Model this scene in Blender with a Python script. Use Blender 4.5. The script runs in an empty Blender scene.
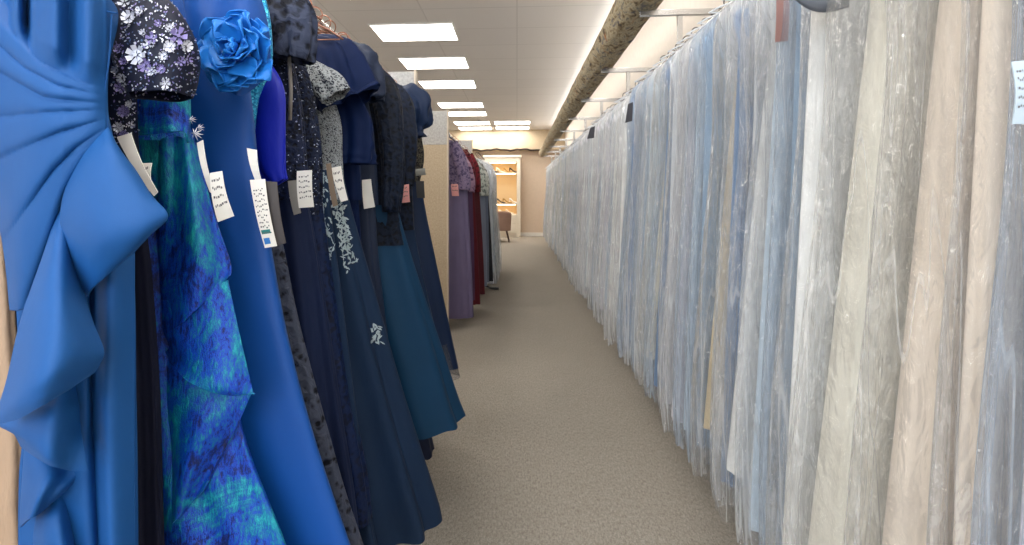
import bpy, math, random
from mathutils import Vector
from mathutils.bvhtree import BVHTree
from mathutils.noise import noise as pnoise
PI = math.pi
S = bpy.context.scene
C = S.collection
# ------------------------------------------------------------------ camera
F, CX, CY, VPX, H = 470.0, 490.0, 195.0, 517.0, 1.25
YAW = math.atan((VPX-CX)/F)
cy_, sy_ = math.cos(YAW), math.sin(YAW)
cam = bpy.data.cameras.new('camera')
camo = bpy.data.objects.new('camera', cam); C.objects.link(camo)
camo.location = (0, 0, H); camo.rotation_euler = (PI/2, 0, YAW)
cam.sensor_width = 36; cam.lens = F/1024*36
cam.shift_x = (512-CX)/1024; cam.shift_y = -(272.5-CY)/1024
cam.clip_start = 0.05
S.camera = camo
def ray(px, py):
    u = (px-CX)/F; v = (CY-py)/F
    return Vector((-sy_+u*cy_, cy_+u*sy_, v))
def P(px, py, Y):
    d = ray(px, py); t = Y/d.y
    return Vector((d.x*t, Y, H+d.z*t))
# ------------------------------------------------------------------ objects
def link(name, me, mat=None, parent=None):
    o = bpy.data.objects.new(name, me); C.objects.link(o)
    if parent is not None: o.parent = parent
    if mat is not None and me is not None and not me.materials: me.materials.append(mat)
    return o
def wloc(o):
    v = Vector((0, 0, 0))
    while o is not None: v += o.location; o = o.parent
    return v
def mesh(name, vs, fs, mat, parent=None, smooth=True, uv=None, loc=None):
    """vs in world coordinates"""
    off = wloc(parent) if parent is not None else Vector((0, 0, 0))
    org = Vector(loc) if loc is not None else Vector((0, 0, 0))
    me = bpy.data.meshes.new(name)
    me.from_pydata([tuple(Vector(v)-off-org) for v in vs], [], fs)
    if uv:
        L = me.uv_layers.new(name='UVMap')
        for p in me.polygons:
            for li in p.loop_indices: L.data[li].uv = uv[me.loops[li].vertex_index]
    if smooth: me.polygons.foreach_set('use_smooth', [True]*len(me.polygons))
    me.update()
    o = link(name, me, mat, parent)
    if loc is not None: o.location = org
    return o
def thing(name, label, cat, loc=(0, 0, 0), group=None):
    o = bpy.data.objects.new(name, None); C.objects.link(o)
    o.location = loc; o.empty_display_size = .05
    o['label'] = label; o['category'] = cat
    if group: o['group'] = group
    return o
def tag(o, label, cat, group=None):
    o['label'] = label; o['category'] = cat
    if group: o['group'] = group
    return o
def struct(o): o['kind'] = 'structure'; return o
class MB:
    def __init__(s): s.v = []; s.f = []
    def add(s, vs, fs):
        n = len(s.v); s.v += [Vector(v) for v in vs]; s.f += [tuple(i+n for i in f) for f in fs]; return s
    def box(s, x0, x1, y0, y1, z0, z1):
        vs = [(x, y, z) for x in (x0, x1) for y in (y0, y1) for z in (z0, z1)]
        return s.add(vs, [(0, 1, 3, 2), (4, 6, 7, 5), (0, 4, 5, 1), (2, 3, 7, 6), (0, 2, 6, 4), (1, 5, 7, 3)])
    def bbox(s, x0, x1, y0, y1, z0, z1, b=.004):
        # box with chamfered edges
        c = []; 
        X, Y, Z = (x0, x1), (y0, y1), (z0, z1)
        vs = []; idx = {}
        for i in (0, 1):
            for j in (0, 1):
                for k in (0, 1):
                    sx, sy, sz = (1-2*i)*b, (1-2*j)*b, (1-2*k)*b
                    for a, d in enumerate(((0, sy, sz), (sx, 0, sz), (sx, sy, 0))):
                        idx[i, j, k, a] = len(vs); vs.append((X[i]+d[0], Y[j]+d[1], Z[k]+d[2]))
        fs = []
        for a in range(3):
            o1, o2 = [q for q in range(3) if q != a]
            for e in (0, 1):
                q = []
                for (m, n) in ((0, 0), (1, 0), (1, 1), (0, 1)):
                    t = [0, 0, 0]; t[a] = e; t[o1] = m; t[o2] = n; q.append(idx[t[0], t[1], t[2], a])
                fs.append(tuple(q))
            for m in (0, 1):
                for n in (0, 1):
                    t0 = [0, 0, 0]; t0[o1] = m; t0[o2] = n; t1 = list(t0); t1[a] = 1
                    fs.append((idx[(*t0, o1)], idx[(*t1, o1)], idx[(*t1, o2)], idx[(*t0, o2)]))
        for i in (0, 1):
            for j in (0, 1):
                for k in (0, 1): fs.append((idx[i, j, k, 0], idx[i, j, k, 1], idx[i, j, k, 2]))
        return s.add(vs, fs)
    def tube(s, pts, r, n=8, cap=True):
        pts = [Vector(p) for p in pts]; R = r if isinstance(r, (list, tuple)) else [r]*len(pts)
        base = len(s.v); up = None
        for i, p in enumerate(pts):
            t = (pts[min(i+1, len(pts)-1)]-pts[max(i-1, 0)]).normalized()
            if up is None:
                up = Vector((0, 0, 1)) if abs(t.z) < .9 else Vector((1, 0, 0))
            a = t.cross(up).normalized(); b = a.cross(t); up = b
            for k in range(n):
                th = 2*PI*k/n; s.v.append(p+a*math.cos(th)*R[i]+b*math.sin(th)*R[i])
        for i in range(len(pts)-1):
            for k in range(n):
                s.f.append((base+i*n+k, base+i*n+(k+1) % n, base+(i+1)*n+(k+1) % n, base+(i+1)*n+k))
        if cap:
            s.f.append(tuple(base+k for k in range(n))[::-1]); m = base+(len(pts)-1)*n
            s.f.append(tuple(m+k for k in range(n)))
        return s
    def build(s, name, mat, parent=None, smooth=False, loc=None):
        return mesh(name, s.v, s.f, mat, parent, smooth, loc=loc)
# ------------------------------------------------------------------ materials
def srgb(r, g, b):
    f = lambda c: (c/255/12.92 if c/255 <= .04045 else ((c/255+.055)/1.055)**2.4)
    return (f(r), f(g), f(b), 1)
class NT:
    def __init__(s, name):
        s.m = bpy.data.materials.new(name); s.m.use_nodes = True
        s.t = s.m.node_tree; s.n = s.t.nodes; s.l = s.t.links
        s.b = s.n['Principled BSDF']; s.out = s.n['Material Output']; s._c = None
    def coord(s, kind='Object'):
        if s._c is None: s._c = s.n.new('ShaderNodeTexCoord')
        return s._c.outputs[kind]
    def map(s, scale=(1, 1, 1), kind='Object', rot=(0, 0, 0)):
        m = s.n.new('ShaderNodeMapping'); m.inputs['Scale'].default_value = scale; m.inputs['Rotation'].default_value = rot
        s.l.new(s.coord(kind), m.inputs[0]); return m.outputs[0]
    def noise(s, scale, vec=None, detail=3, rough=.5, dist=0):
        n = s.n.new('ShaderNodeTexNoise'); n.inputs['Scale'].default_value = scale; n.inputs['Detail'].default_value = detail
        n.inputs['Roughness'].default_value = rough; n.inputs['Distortion'].default_value = dist
        s.l.new(vec if vec is not None else s.coord(), n.inputs['Vector']); return n.outputs[0]
    def voro(s, scale, vec=None, feat='F1', out='Distance', rnd=1):
        n = s.n.new('ShaderNodeTexVoronoi'); n.inputs['Scale'].default_value = scale; n.feature = feat; n.inputs['Randomness'].default_value = rnd
        s.l.new(vec if vec is not None else s.coord(), n.inputs['Vector']); return n.outputs[out]
    def ramp(s, fac, stops, interp='LINEAR'):
        r = s.n.new('ShaderNodeValToRGB'); r.color_ramp.interpolation = interp; e = r.color_ramp.elements
        while len(e) < len(stops): e.new(.5)
        for k, (p, c) in enumerate(stops): e[k].position = p; e[k].color = c if not isinstance(c, (int, float)) else (c, c, c, 1)
        s.l.new(fac, r.inputs[0]); return r.outputs[0]
    def math(s, op, a, b=None, c=None):
        m = s.n.new('ShaderNodeMath'); m.operation = op
        for i, q in enumerate((a, b, c)):
            if q is None: continue
            if isinstance(q, (int, float)): m.inputs[i].default_value = q
            else: s.l.new(q, m.inputs[i])
        return m.outputs[0]
    def mix(s, fac, a, b):
        m = s.n.new('ShaderNodeMix'); m.data_type = 'RGBA'
        for i, q in ((0, fac), (6, a), (7, b)):
            if isinstance(q, (int, float)): m.inputs[i].default_value = q
            elif isinstance(q, tuple): m.inputs[i].default_value = q
            else: s.l.new(q, m.inputs[i])
        return m.outputs[2]
    def bump(s, h, strength=.3, dist=.01, normal=None):
        b = s.n.new('ShaderNodeBump'); b.inputs['Strength'].default_value = strength; b.inputs['Distance'].default_value = dist
        s.l.new(h, b.inputs['Height'])
        if normal is not None: s.l.new(normal, b.inputs['Normal'])
        return b.outputs[0]
    def set(s, **k):
        for a, v in k.items():
            i = s.b.inputs[a.replace('_', ' ')]
            if hasattr(v, 'links') or isinstance(v, bpy.types.NodeSocket): s.l.new(v, i)
            else: i.default_value = v
        return s
def plain(name, col, rough=.6, metal=0, **k):
    t = NT(name); c = srgb(*col)
    n = t.noise(18, detail=4)
    t.set(Base_Color=t.mix(n, tuple(x*.93 for x in c[:3])+(1,), tuple(min(1, x*1.07) for x in c[:3])+(1,)), Roughness=rough, Metallic=metal, **k)
    return t.m
def fabric(name, col, rough=.75, sheen=.3, weave=900, wst=.12, wrinkle=.25, var=.12, spec=.3, metal=0, wscale=9, sheentint=None):
    t = NT(name); c = srgb(*col)
    n = t.noise(7, detail=4)
    lo = tuple(x*(1-var) for x in c[:3])+(1,); hi = tuple(min(1, x*(1+var)) for x in c[:3])+(1,)
    w = t.noise(weave, detail=1); wr = t.noise(wscale, t.map((1, 1, .35)), detail=5, rough=.55)
    b = t.bump(wr, wrinkle, .02); b2 = t.bump(w, wst, .001, b)
    t.set(Base_Color=t.mix(n, lo, hi), Roughness=rough, Metallic=metal, Normal=b2)
    t.b.inputs['Specular IOR Level'].default_value = spec
    t.b.inputs['Sheen Weight'].default_value = sheen; t.b.inputs['Sheen Roughness'].default_value = .4
    st = sheentint or tuple(min(255, x+50) for x in col)
    t.b.inputs['Sheen Tint'].default_value = srgb(*st)
    return t.m
def lace(name, c1, c2, scale=60, thr=.5, rough=.6, bump=.6, sparkle=None, metal=0):
    t = NT(name)
    v = t.voro(scale, feat='F1'); n = t.noise(scale*.45, detail=3, dist=1.5)
    a = t.math('ADD', t.math('MULTIPLY', v, .5), n)
    col = t.ramp(a, [(thr-.08+.2, srgb(*c1)), (thr+.08+.2, srgb(*c2))])
    if sparkle:
        sp = t.ramp(t.voro(420, out='Color'), [(.86, 0), (.9, 1)])
        col = t.mix(sp, col, srgb(*sparkle))
        t.set(Metallic=t.math('MULTIPLY', sp, .6))
    t.set(Base_Color=col, Roughness=rough, Normal=t.bump(a, bump, .006))
    if metal: t.set(Metallic=metal)
    t.b.inputs['Specular IOR Level'].default_value = .18
    return t.m
def brocade(name):
    t = NT(name)
    mp = t.map((1, 1, .75), rot=(.2, .5, .3))
    n = t.noise(9, mp, detail=8, rough=.72, dist=1.0)
    fine = t.noise(170, t.map((1, 1, .3), rot=(0, .6, 0)), detail=4, rough=.8)
    a = t.math('ADD', t.math('MULTIPLY', n, .62), t.math('MULTIPLY', fine, .38))
    col = t.ramp(a, [(.36, srgb(0, 10, 40)), (.44, srgb(0, 34, 110)), (.485, srgb(0, 66, 190)), (.52, srgb(0, 92, 160)), (.56, srgb(0, 128, 160)), (.63, srgb(30, 172, 180))])
    t.set(Base_Color=col, Roughness=.45, Metallic=.15, Normal=t.bump(a, .8, .008))
    return t.m
def film(name, tint=(224, 232, 240), haze=.16, edge=.45, crinkle=1.0):
    t = NT(name); n, l = t.n, t.l
    streak = t.noise(9, t.map((1.5, 1.5, .10)), detail=2.5, rough=.5, dist=.4)
    wr = t.noise(13, t.map((1, 1, .45)), detail=3, rough=.55, dist=1.8)
    vo = t.voro(22, t.map((1, 1, .7)), feat='DISTANCE_TO_EDGE')
    soft = t.bump(streak, .25, .03)
    fin = t.noise(48, t.map((1, 1, .5)), detail=3, rough=.6, dist=2.5)
    msk = t.ramp(t.noise(6, t.map((1, 1, .5)), detail=1), [(.54, .05), (.64, .85)])
    hgt = t.math('ADD', t.math('MULTIPLY', streak, .6), t.math('ADD', t.math('MULTIPLY', wr, .7), t.math('ADD', t.math('MULTIPLY', vo, -.4), t.math('MULTIPLY', fin, msk))))
    hard = t.bump(hgt, 1.0*crinkle, .085)
    lw = n.new('ShaderNodeLayerWeight'); lw.inputs['Blend'].default_value = .5; l.new(soft, lw.inputs['Normal'])
    fc = t.math('POWER', lw.outputs['Facing'], 3.0)
    fac = t.math('MINIMUM', t.math('ADD', t.math('MULTIPLY', fc, edge), t.ramp(streak, [(.38, haze*.55), (.66, haze*1.7)])), .9)
    rd = t.noise(12, t.map((1.5, 1.5, .07), rot=(.02, .04, 0)), detail=1.5, rough=.5, dist=.1)
    rdg = t.math('ABSOLUTE', t.math('SUBTRACT', rd, .5)); crease = t.ramp(rdg, [(.0, .30), (.010, .20), (.026, 0)])  # milky fold streaks from noise, painted in as crease highlights
    sep = n.new('ShaderNodeSeparateXYZ'); l.new(t.coord(), sep.inputs[0])
    gath = t.math('MULTIPLY', t.ramp(t.math('MULTIPLY', sep.outputs[2], .5), [(.68, 0), (.93, 1)]), .34)
    fac = t.math('MINIMUM', t.math('ADD', fac, t.math('ADD', crease, gath)), .9)
    tr = n.new('ShaderNodeBsdfTransparent'); tr.inputs[0].default_value = (.99, .995, 1, 1)
    df = n.new('ShaderNodeBsdfDiffuse'); df.inputs[0].default_value = srgb(*tint); l.new(soft, df.inputs['Normal'])
    tl = n.new('ShaderNodeBsdfTranslucent'); tl.inputs[0].default_value = srgb(*tint); l.new(soft, tl.inputs['Normal'])
    mh = n.new('ShaderNodeMixShader'); mh.inputs[0].default_value = .5; l.new(df.outputs[0], mh.inputs[1]); l.new(tl.outputs[0], mh.inputs[2])
    gl = n.new('ShaderNodeBsdfGlossy'); gl.inputs['Roughness'].default_value = .09; l.new(hard, gl.inputs['Normal'])
    m1 = n.new('ShaderNodeMixShader'); l.new(fac, m1.inputs[0]); l.new(tr.outputs[0], m1.inputs[1]); l.new(mh.outputs[0], m1.inputs[2])
    fr = n.new('ShaderNodeFresnel'); fr.inputs['IOR'].default_value = 1.5; l.new(hard, fr.inputs['Normal'])
    m2 = n.new('ShaderNodeMixShader'); l.new(t.math('MINIMUM', t.math('MULTIPLY', fr.outputs[0], 1.0), .26), m2.inputs[0]); l.new(m1.outputs[0], m2.inputs[1]); l.new(gl.outputs[0], m2.inputs[2])
    l.new(m2.outputs[0], t.out.inputs[0])
    return t.m
# ------------------------------------------------------------------ surfaces
def cr(p0, p1, p2, p3, t):
    return .5*((2*p1)+(-p0+p2)*t+(2*p0-5*p1+4*p2-p3)*t*t+(-p0+3*p1-3*p2+p3)*t**3)
def spline(ctrl, n):
    """ctrl list of tuples -> n samples, Catmull-Rom"""
    out = []; m = len(ctrl)-1
    for i in range(n):
        s = i/(n-1)*m; k = min(int(s), m-1); t = s-k
        a = ctrl[max(k-1, 0)]; b = ctrl[k]; c = ctrl[k+1]; d = ctrl[min(k+2, m)]
        out.append(tuple(cr(a[j], b[j], c[j], d[j], t) for j in range(len(b))))
    return out
def rowspline(rows, zs):
    """rows sorted by descending z, smooth monotone-ish interpolation at z values"""
    out = []
    for z in zs:
        k = 0
        while k < len(rows)-2 and z < rows[k+1][0]: k += 1
        a, b = rows[k], rows[k+1]
        t = 0 if a[0] == b[0] else (a[0]-z)/(a[0]-b[0]); t = max(0, min(1, t))
        p = rows[max(k-1, 0)]; q = rows[min(k+2, len(rows)-1)]
        r = [z]
        for j in range(1, len(a)):
            hh = a[0]-b[0]
            da = ((b[j]-p[j])/max(1e-6, p[0]-b[0]))*hh if p is not a else (b[j]-a[j])
            db = ((q[j]-a[j])/max(1e-6, a[0]-q[0]))*hh if q is not b else (b[j]-a[j])
            h00 = 2*t**3-3*t*t+1; h10 = t**3-2*t*t+t; h01 = -2*t**3+3*t*t; h11 = t**3-t*t
            r.append(h00*a[j]+h10*da+h01*b[j]+h11*db)
        out.append(r)
    return out
def loft(name, mat, parent, rows, seed=0, n=96, m=60, ks=(7, 11, 17, 26), pw=.85, drop=None, cxr=None, hem=0., drift=.6, close_top=False, uvs=False, crease=0.0):
    """rows: (z, xl, xr, yc, d, amp) top to bottom. drop: (slope, z_start) shoulder slope fading out to z_start"""
    R = random.Random(seed)
    zt, zb = rows[0][0], rows[-1][0]
    zs = [zt+(zb-zt)*(i/(m-1)) for i in range(m)]
    rr = rowspline(rows, zs)
    ph = [R.uniform(0, 2*PI) for _ in ks]; dr = [R.uniform(-drift, drift) for _ in ks]; am = [R.uniform(.6, 1.2)/(1+.05*k) for k in ks]
    hp = [R.uniform(0, 2*PI) for _ in range(4)]
    vs = []; uv = []
    for i, (z, xl, xr, yc, d, amp) in enumerate(rr):
        t = i/(m-1); xc = (xl+xr)/2; a = max(.001, (xr-xl)/2); d = max(.001, d)
        for j in range(n):
            th = 2*PI*j/n; c, s = math.cos(th), math.sin(th)
            X = math.copysign(abs(c)**pw, c); Y = math.copysign(abs(s)**pw, s)
            w = sum(q*math.sin(k*th+p+e*t*3) for q, k, p, e in zip(am, ks, ph, dr))
            if crease: w += crease*pnoise(Vector((c*a*9+seed*3.1, s*5, z*1.8)))*2.2
            x = xc+a*X+amp*w*c*.55; y = yc+d*Y+amp*w*(s if abs(s) > .2 else s)
            zz = z
            if drop:
                f = max(0, min(1, (z-drop[1])/max(1e-6, zt-drop[1])))
                zz -= drop[0]*f*f*abs(x-(cxr if cxr is not None else xc))
            if hem and t > .9:
                zz += hem*(t-.9)*10*(math.sin(3*th+hp[0])*.6+math.sin(8*th+hp[1])*.3+math.sin(19*th+hp[2])*.25)
            vs.append((x, y, zz)); uv.append((j/n, t))
    fs = []
    for i in range(m-1):
        for j in range(n):
            k = (j+1) % n; fs.append((i*n+j, (i+1)*n+j, (i+1)*n+k, i*n+k))
    if close_top: fs.append(tuple(range(n)))
    return mesh(name, vs, fs, mat, parent, True, uv=uv if uvs else None)
def patch(name, mat, parent, rows, Y, nu=40, nv=40, relief=None, thick=.0025, curl=0):
    """rows of control points (px, py, toward_camera metres) all at distance Y"""
    cols = [spline(r, nu) for r in rows]
    grid = [[None]*nu for _ in range(nv)]
    for j in range(nu):
        col = spline([c[j] for c in cols], nv)
        for i in range(nv):
            px, py, dy = col[i]
            if relief: dy += relief(px, py, j/(nu-1), i/(nv-1))
            grid[i][j] = P(px, py, Y-dy)
    vs = [grid[i][j] for i in range(nv) for j in range(nu)]
    fs = [(i*nu+j, i*nu+j+1, (i+1)*nu+j+1, (i+1)*nu+j) for i in range(nv-1) for j in range(nu-1)]
    o = mesh(name, vs, fs, mat, parent)
    md = o.modifiers.new('thickness', 'SOLIDIFY'); md.thickness = thick; md.offset = 0
    return o
def sleeve(name, mat, parent, path, seed=0, n=40, m=26, ks=(3, 5, 9), amp=.004, open_end=True, noisy=0):
    """path: (point, ra, rb) ellipse radii: ra in the image plane, rb along Y"""
    R = random.Random(seed); pts = spline([(*p, a, b) for p, a, b in path], m)
    ph = [R.uniform(0, 6.28) for _ in ks]
    vs = []
    for i in range(m):
        p = Vector(pts[i][:3]); q0 = Vector(pts[max(i-1, 0)][:3]); q1 = Vector(pts[min(i+1, m-1)][:3])
        t = (q1-q0).normalized(); b = Vector((0, 1, 0)); a = t.cross(b).normalized(); b = a.cross(t)
        for j in range(n):
            th = 2*PI*j/n
            w = 1+sum(math.sin(k*th+f+i/m*2) for k, f in zip(ks, ph))*amp/max(pts[i][3], .004)*(.3+i/m)
            if noisy: w += noisy*pnoise(Vector((math.cos(th)*2, math.sin(th)*2+seed, i*.35)))
            vs.append(p+a*math.cos(th)*pts[i][3]*w+b*math.sin(th)*pts[i][4]*w)
    fs = [(i*n+j, i*n+(j+1) % n, (i+1)*n+(j+1) % n, (i+1)*n+j) for i in range(m-1) for j in range(n)]
    fs.append(tuple(range(n)))
    o = mesh(name, vs, fs, mat, parent)
    md = o.modifiers.new('thickness', 'SOLIDIFY'); md.thickness = .002; md.offset = -1
    return o
def bvh(objs):
    vs = []; fs = []
    for o in objs:
        w = wloc(o); k = len(vs)
        vs += [v.co+w for v in o.data.vertices]; fs += [tuple(i+k for i in p.vertices) for p in o.data.polygons]
    return BVHTree.FromPolygons(vs, fs)
ORG = Vector((0, 0, H))
def decal(tree, cx, cy, pts, lift=.0034):
    """small leaf / petal: pts are pixel offsets, laid on the cloth at that pixel"""
    out = []
    hit = tree.ray_cast(ORG, ray(cx, cy))
    if hit[0] is None: return None
    n = hit[1] if hit[1].dot(ray(cx, cy)) < 0 else -hit[1]
    for (dx, dy) in pts:
        d = ray(cx+dx, cy+dy); den = d.dot(n)
        if abs(den) < .15*d.length: return None
        t = (hit[0]-ORG).dot(n)/den; out.append(ORG+d*t+n*lift)
    return out, n
def flower(mb, tree, cx, cy, r, R, k=6, squash=1):
    a0 = R.uniform(0, 6.28)
    for q in range(k):
        a = a0+q*2*PI/k; 
        pts = [(math.cos(a+s)*r*l, math.sin(a+s)*r*l*squash) for s, l in ((0, .15), (-.42, .6), (-.28, 1), (.28, 1), (.42, .6))]
        d = decal(tree, cx, cy, pts, (.0032+.0012*R.random()))
        if d is None: return
        v, n = d; v[2] += n*.002; v[3] += n*.002
        mb.add(v, [(0, 1, 2, 3, 4)])
    pts = [(math.cos(s)*r*.22, math.sin(s)*r*.22) for s in (0, 1.05, 2.1, 3.14, 4.2, 5.2)]
    d = decal(tree, cx, cy, pts, .0062)
    if d: mb.add(d[0], [tuple(range(6))])
def leaf(mb, tree, cx, cy, l, w, ang):
    pts = []
    for s, h in ((-1, 0), (-.5, .75), (.1, 1), (.6, .6), (1, 0), (.6, -.6), (.1, -1), (-.5, -.75)):
        x, y = s*l/2, h*w/2; pts.append((x*math.cos(ang)-y*math.sin(ang), x*math.sin(ang)+y*math.cos(ang)))
    d = decal(tree, cx, cy, pts, .0034)
    if d: mb.add(d[0], [tuple(range(8))])
# ------------------------------------------------------------------ shared materials
M = {}
M['copper'] = plain('rose_copper_wire', (148, 108, 92), .35, 1)
M['chrome'] = plain('brushed_chrome', (200, 200, 200), .25, 1)
M['whitepaint'] = plain('white_painted_metal', (225, 222, 216), .35)
M['dark'] = plain('black_plastic', (22, 22, 24), .4)
M['card'] = plain('white_card', (232, 228, 220), .7)
M['ink'] = plain('dark_ink', (96, 92, 96), .7)
M['pink'] = plain('pink_card', (214, 150, 146), .7)
M['clearwhite'] = plain('white_plastic_hanger', (225, 228, 232), .35)

# ------------------------------------------------------------------ the room
XL, XR, YB, YF, ZC = -4.2, 1.43, -3.0, 14.35, 3.2
t = NT('taupe_loop_carpet')
v = t.voro(260, t.map((1, 1, 1))); n1 = t.noise(3.5, detail=3); n2 = t.noise(130, t.map((1, .4, 1)), detail=4, rough=.8)
f = t.math('ADD', t.math('MULTIPLY', v, .35), n2)
c = t.ramp(f, [(.35, srgb(90, 84, 77)), (.58, srgb(139, 131, 121)), (.85, srgb(172, 165, 154))])
t.set(Base_Color=t.mix(t.math('MULTIPLY', n1, .35), c, srgb(130, 124, 116)), Roughness=.95, Normal=t.bump(f, .6, .004))
t.b.inputs['Specular IOR Level'].default_value = .1
M['carpet'] = t.m
struct(MB().box(XL, XR, YB, YF, -.05, 0).build('floor', M['carpet']))
# suspended ceiling of tiles
t = NT('ceiling_tiles')
br = t.n.new('ShaderNodeTexBrick'); br.offset = 0; br.inputs['Scale'].default_value = 1
for k, vv in (('Color1', srgb(228, 225, 223)), ('Color2', srgb(225, 222, 220)), ('Mortar', srgb(212, 209, 207))): br.inputs[k].default_value = vv
br.inputs['Mortar Size'].default_value = .008; br.inputs['Brick Width'].default_value = 1.0; br.inputs['Row Height'].default_value = .61
t.l.new(t.map((1, 1, 1)), br.inputs['Vector'])
t.set(Base_Color=br.outputs[0], Roughness=.9, Normal=t.bump(t.noise(160, detail=4), .15, .003))
M['ceil'] = t.m
struct(MB().box(XL, XR, YB, YF, ZC, ZC+.1).build('ceiling', M['ceil']))
M['wall_back'] = plain('beige_wall_paint', (205, 186, 166), .85)
M['wall_cream'] = plain('cream_wall_paint', (232, 224, 214), .85)
M['soffit'] = plain('cream_soffit_paint', (200, 182, 154), .8)
struct(MB().box(XL, XR, YF, YF+.1, 0, ZC).build('wall_back', M['wall_back']))
struct(MB().box(XL-.1, XL, YB, YF, 0, ZC).build('wall_left', M['wall_cream']))
struct(MB().box(XR, XR+.1, YB, YF, 0, ZC).build('wall_right', M['wall_cream']))
# shop front behind the camera with an unseen wide window added for daylight
w = MB().box(XL, XR, YB-.1, YB, 0, 1.2).box(XL, XR, YB-.1, YB, 2.9, ZC).box(XL, XL+.25, YB-.1, YB, 1.2, 2.9).box(XR-.25, XR, YB-.1, YB, 1.2, 2.9)
struct(w.build('wall_front', M['wall_cream']))
wf = MB()
for x in (XL+.25, XL+1.9, XL+3.6, XR-.3): wf.box(x, x+.05, YB-.08, YB-.02, 1.2, 2.9)
wf.box(XL+.25, XR-.25, YB-.08, YB-.02, 1.2, 1.25).box(XL+.25, XR-.25, YB-.08, YB-.02, 2.85, 2.9)
struct(wf.build('added_window_1', M['whitepaint']))
struct(MB().box(XL, XR, YF-.02, YF, 0, .11).build('baseboard_back', M['whitepaint']))
struct(MB().box(XR-.015, XR, YB, YF-.02, 0, .11).build('baseboard_right', M['whitepaint']))
# lowered header above the back wall
s0 = 470*1.95/64
struct(MB().bbox(-2.4, XR, YF-.28, YF, 2.60, ZC).build('trim_1', M['soffit']))
mb = MB(); pts = [(-1.6+i*.1, YF-.3, 2.60+.018*math.sin(i*.8)+.012*math.sin(i*2.1)) for i in range(26)]
mb.tube(pts, .028, 8)
struct(mb.build('trim_2', plain('brown_padded_edge', (46, 34, 26), .8), smooth=True))
# ceiling lights
t = NT('lit_diffuser'); t.set(Base_Color=(1, 1, 1, 1)); t.b.inputs['Emission Color'].default_value = (1, .955, .89, 1); t.b.inputs['Emission Strength'].default_value = 10.5
M['lamp'] = t.m
def ceiling_light(x, y, label, w=.98, d=.6, group=None):
    r = thing('ceiling_light', label, 'light', (x+w/2, y+d/2, ZC), group)
    MB().box(x+.02, x+w-.02, y+.02, y+d-.02, ZC-.010, ZC-.004).build('diffuser', M['lamp'], r)
    f = MB()
    f.bbox(x, x+w, y, y+.022, ZC-.016, ZC, .003).bbox(x, x+w, y+d-.022, y+d, ZC-.016, ZC, .003)
    f.bbox(x, x+.022, y+.022, y+d-.022, ZC-.016, ZC, .003).bbox(x+w-.022, x+w, y+.022, y+d-.022, ZC-.016, ZC, .003)
    f.build('frame', M['whitepaint'], r)
nth = ['largest and nearest of the row', 'second from the camera', 'third from the camera', 'fourth from the camera', 'fifth from the camera']
for y, l in zip((5.26, 6.57, 7.9, 9.8, 10.88), nth):
    ceiling_light(-1.70, y, 'lit rectangular ceiling light above the left racks, '+l)
ceiling_light(-1.70, 12.35, 'lit left ceiling light of the second-last pair before the back wall')
ceiling_light(-1.70, 13.35, 'lit left ceiling light of the last pair beside the cream header')
ceiling_light(-.62, 12.35, 'lit right ceiling light of the second-last pair before the back wall')
ceiling_light(-.62, 13.35, 'lit right ceiling light of the last pair beside the cream header')
for y in (-2.66, -1.33, 0.0, 1.33, 2.66, 3.99):  # unseen lights added along the row to brighten the front
    ceiling_light(-1.70, y, 'added unseen ceiling light near the camera, over the front of the shop', group='added ceiling lights over the front of the shop')
for y in (-2.2, -.2): ceiling_light(-.30, y, 'added unseen ceiling light over the aisle mouth behind the camera', group='added ceiling lights over the aisle mouth')  # two more unseen lights added for illumination
# strip lamp added unseen behind the valance to brighten the right wall
t = NT('added_strip_glow'); t.set(Base_Color=(1, 1, 1, 1)); t.b.inputs['Emission Color'].default_value = (1, .97, .93, 1); t.b.inputs['Emission Strength'].default_value = 8
r = thing('added_strip_lamp', 'added strip lamp, unseen behind the tapestry valance, brightening the right wall', 'light', (1.08, 6, 3.0))
MB().bbox(1.05, 1.11, -.3, 13.3, 3.0, 3.04, .005).build('batten', M['whitepaint'], r)
MB().tube([(1.08, -.28, 2.975), (1.08, 13.28, 2.975)], .022, 10).build('tube', t.m, r, True)
MB().tube([(1.03, -.28, 3.02), (1.03, 13.28, 3.02)], .018, 10).build('tube', t.m, r, True)
for yy in (.2, 3.3, 6.5, 9.7, 12.9): MB().tube([(1.08, yy, 3.04), (1.08, yy, 3.2)], .006, 8).build('suspension_rod', M['chrome'], r, True)
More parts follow.
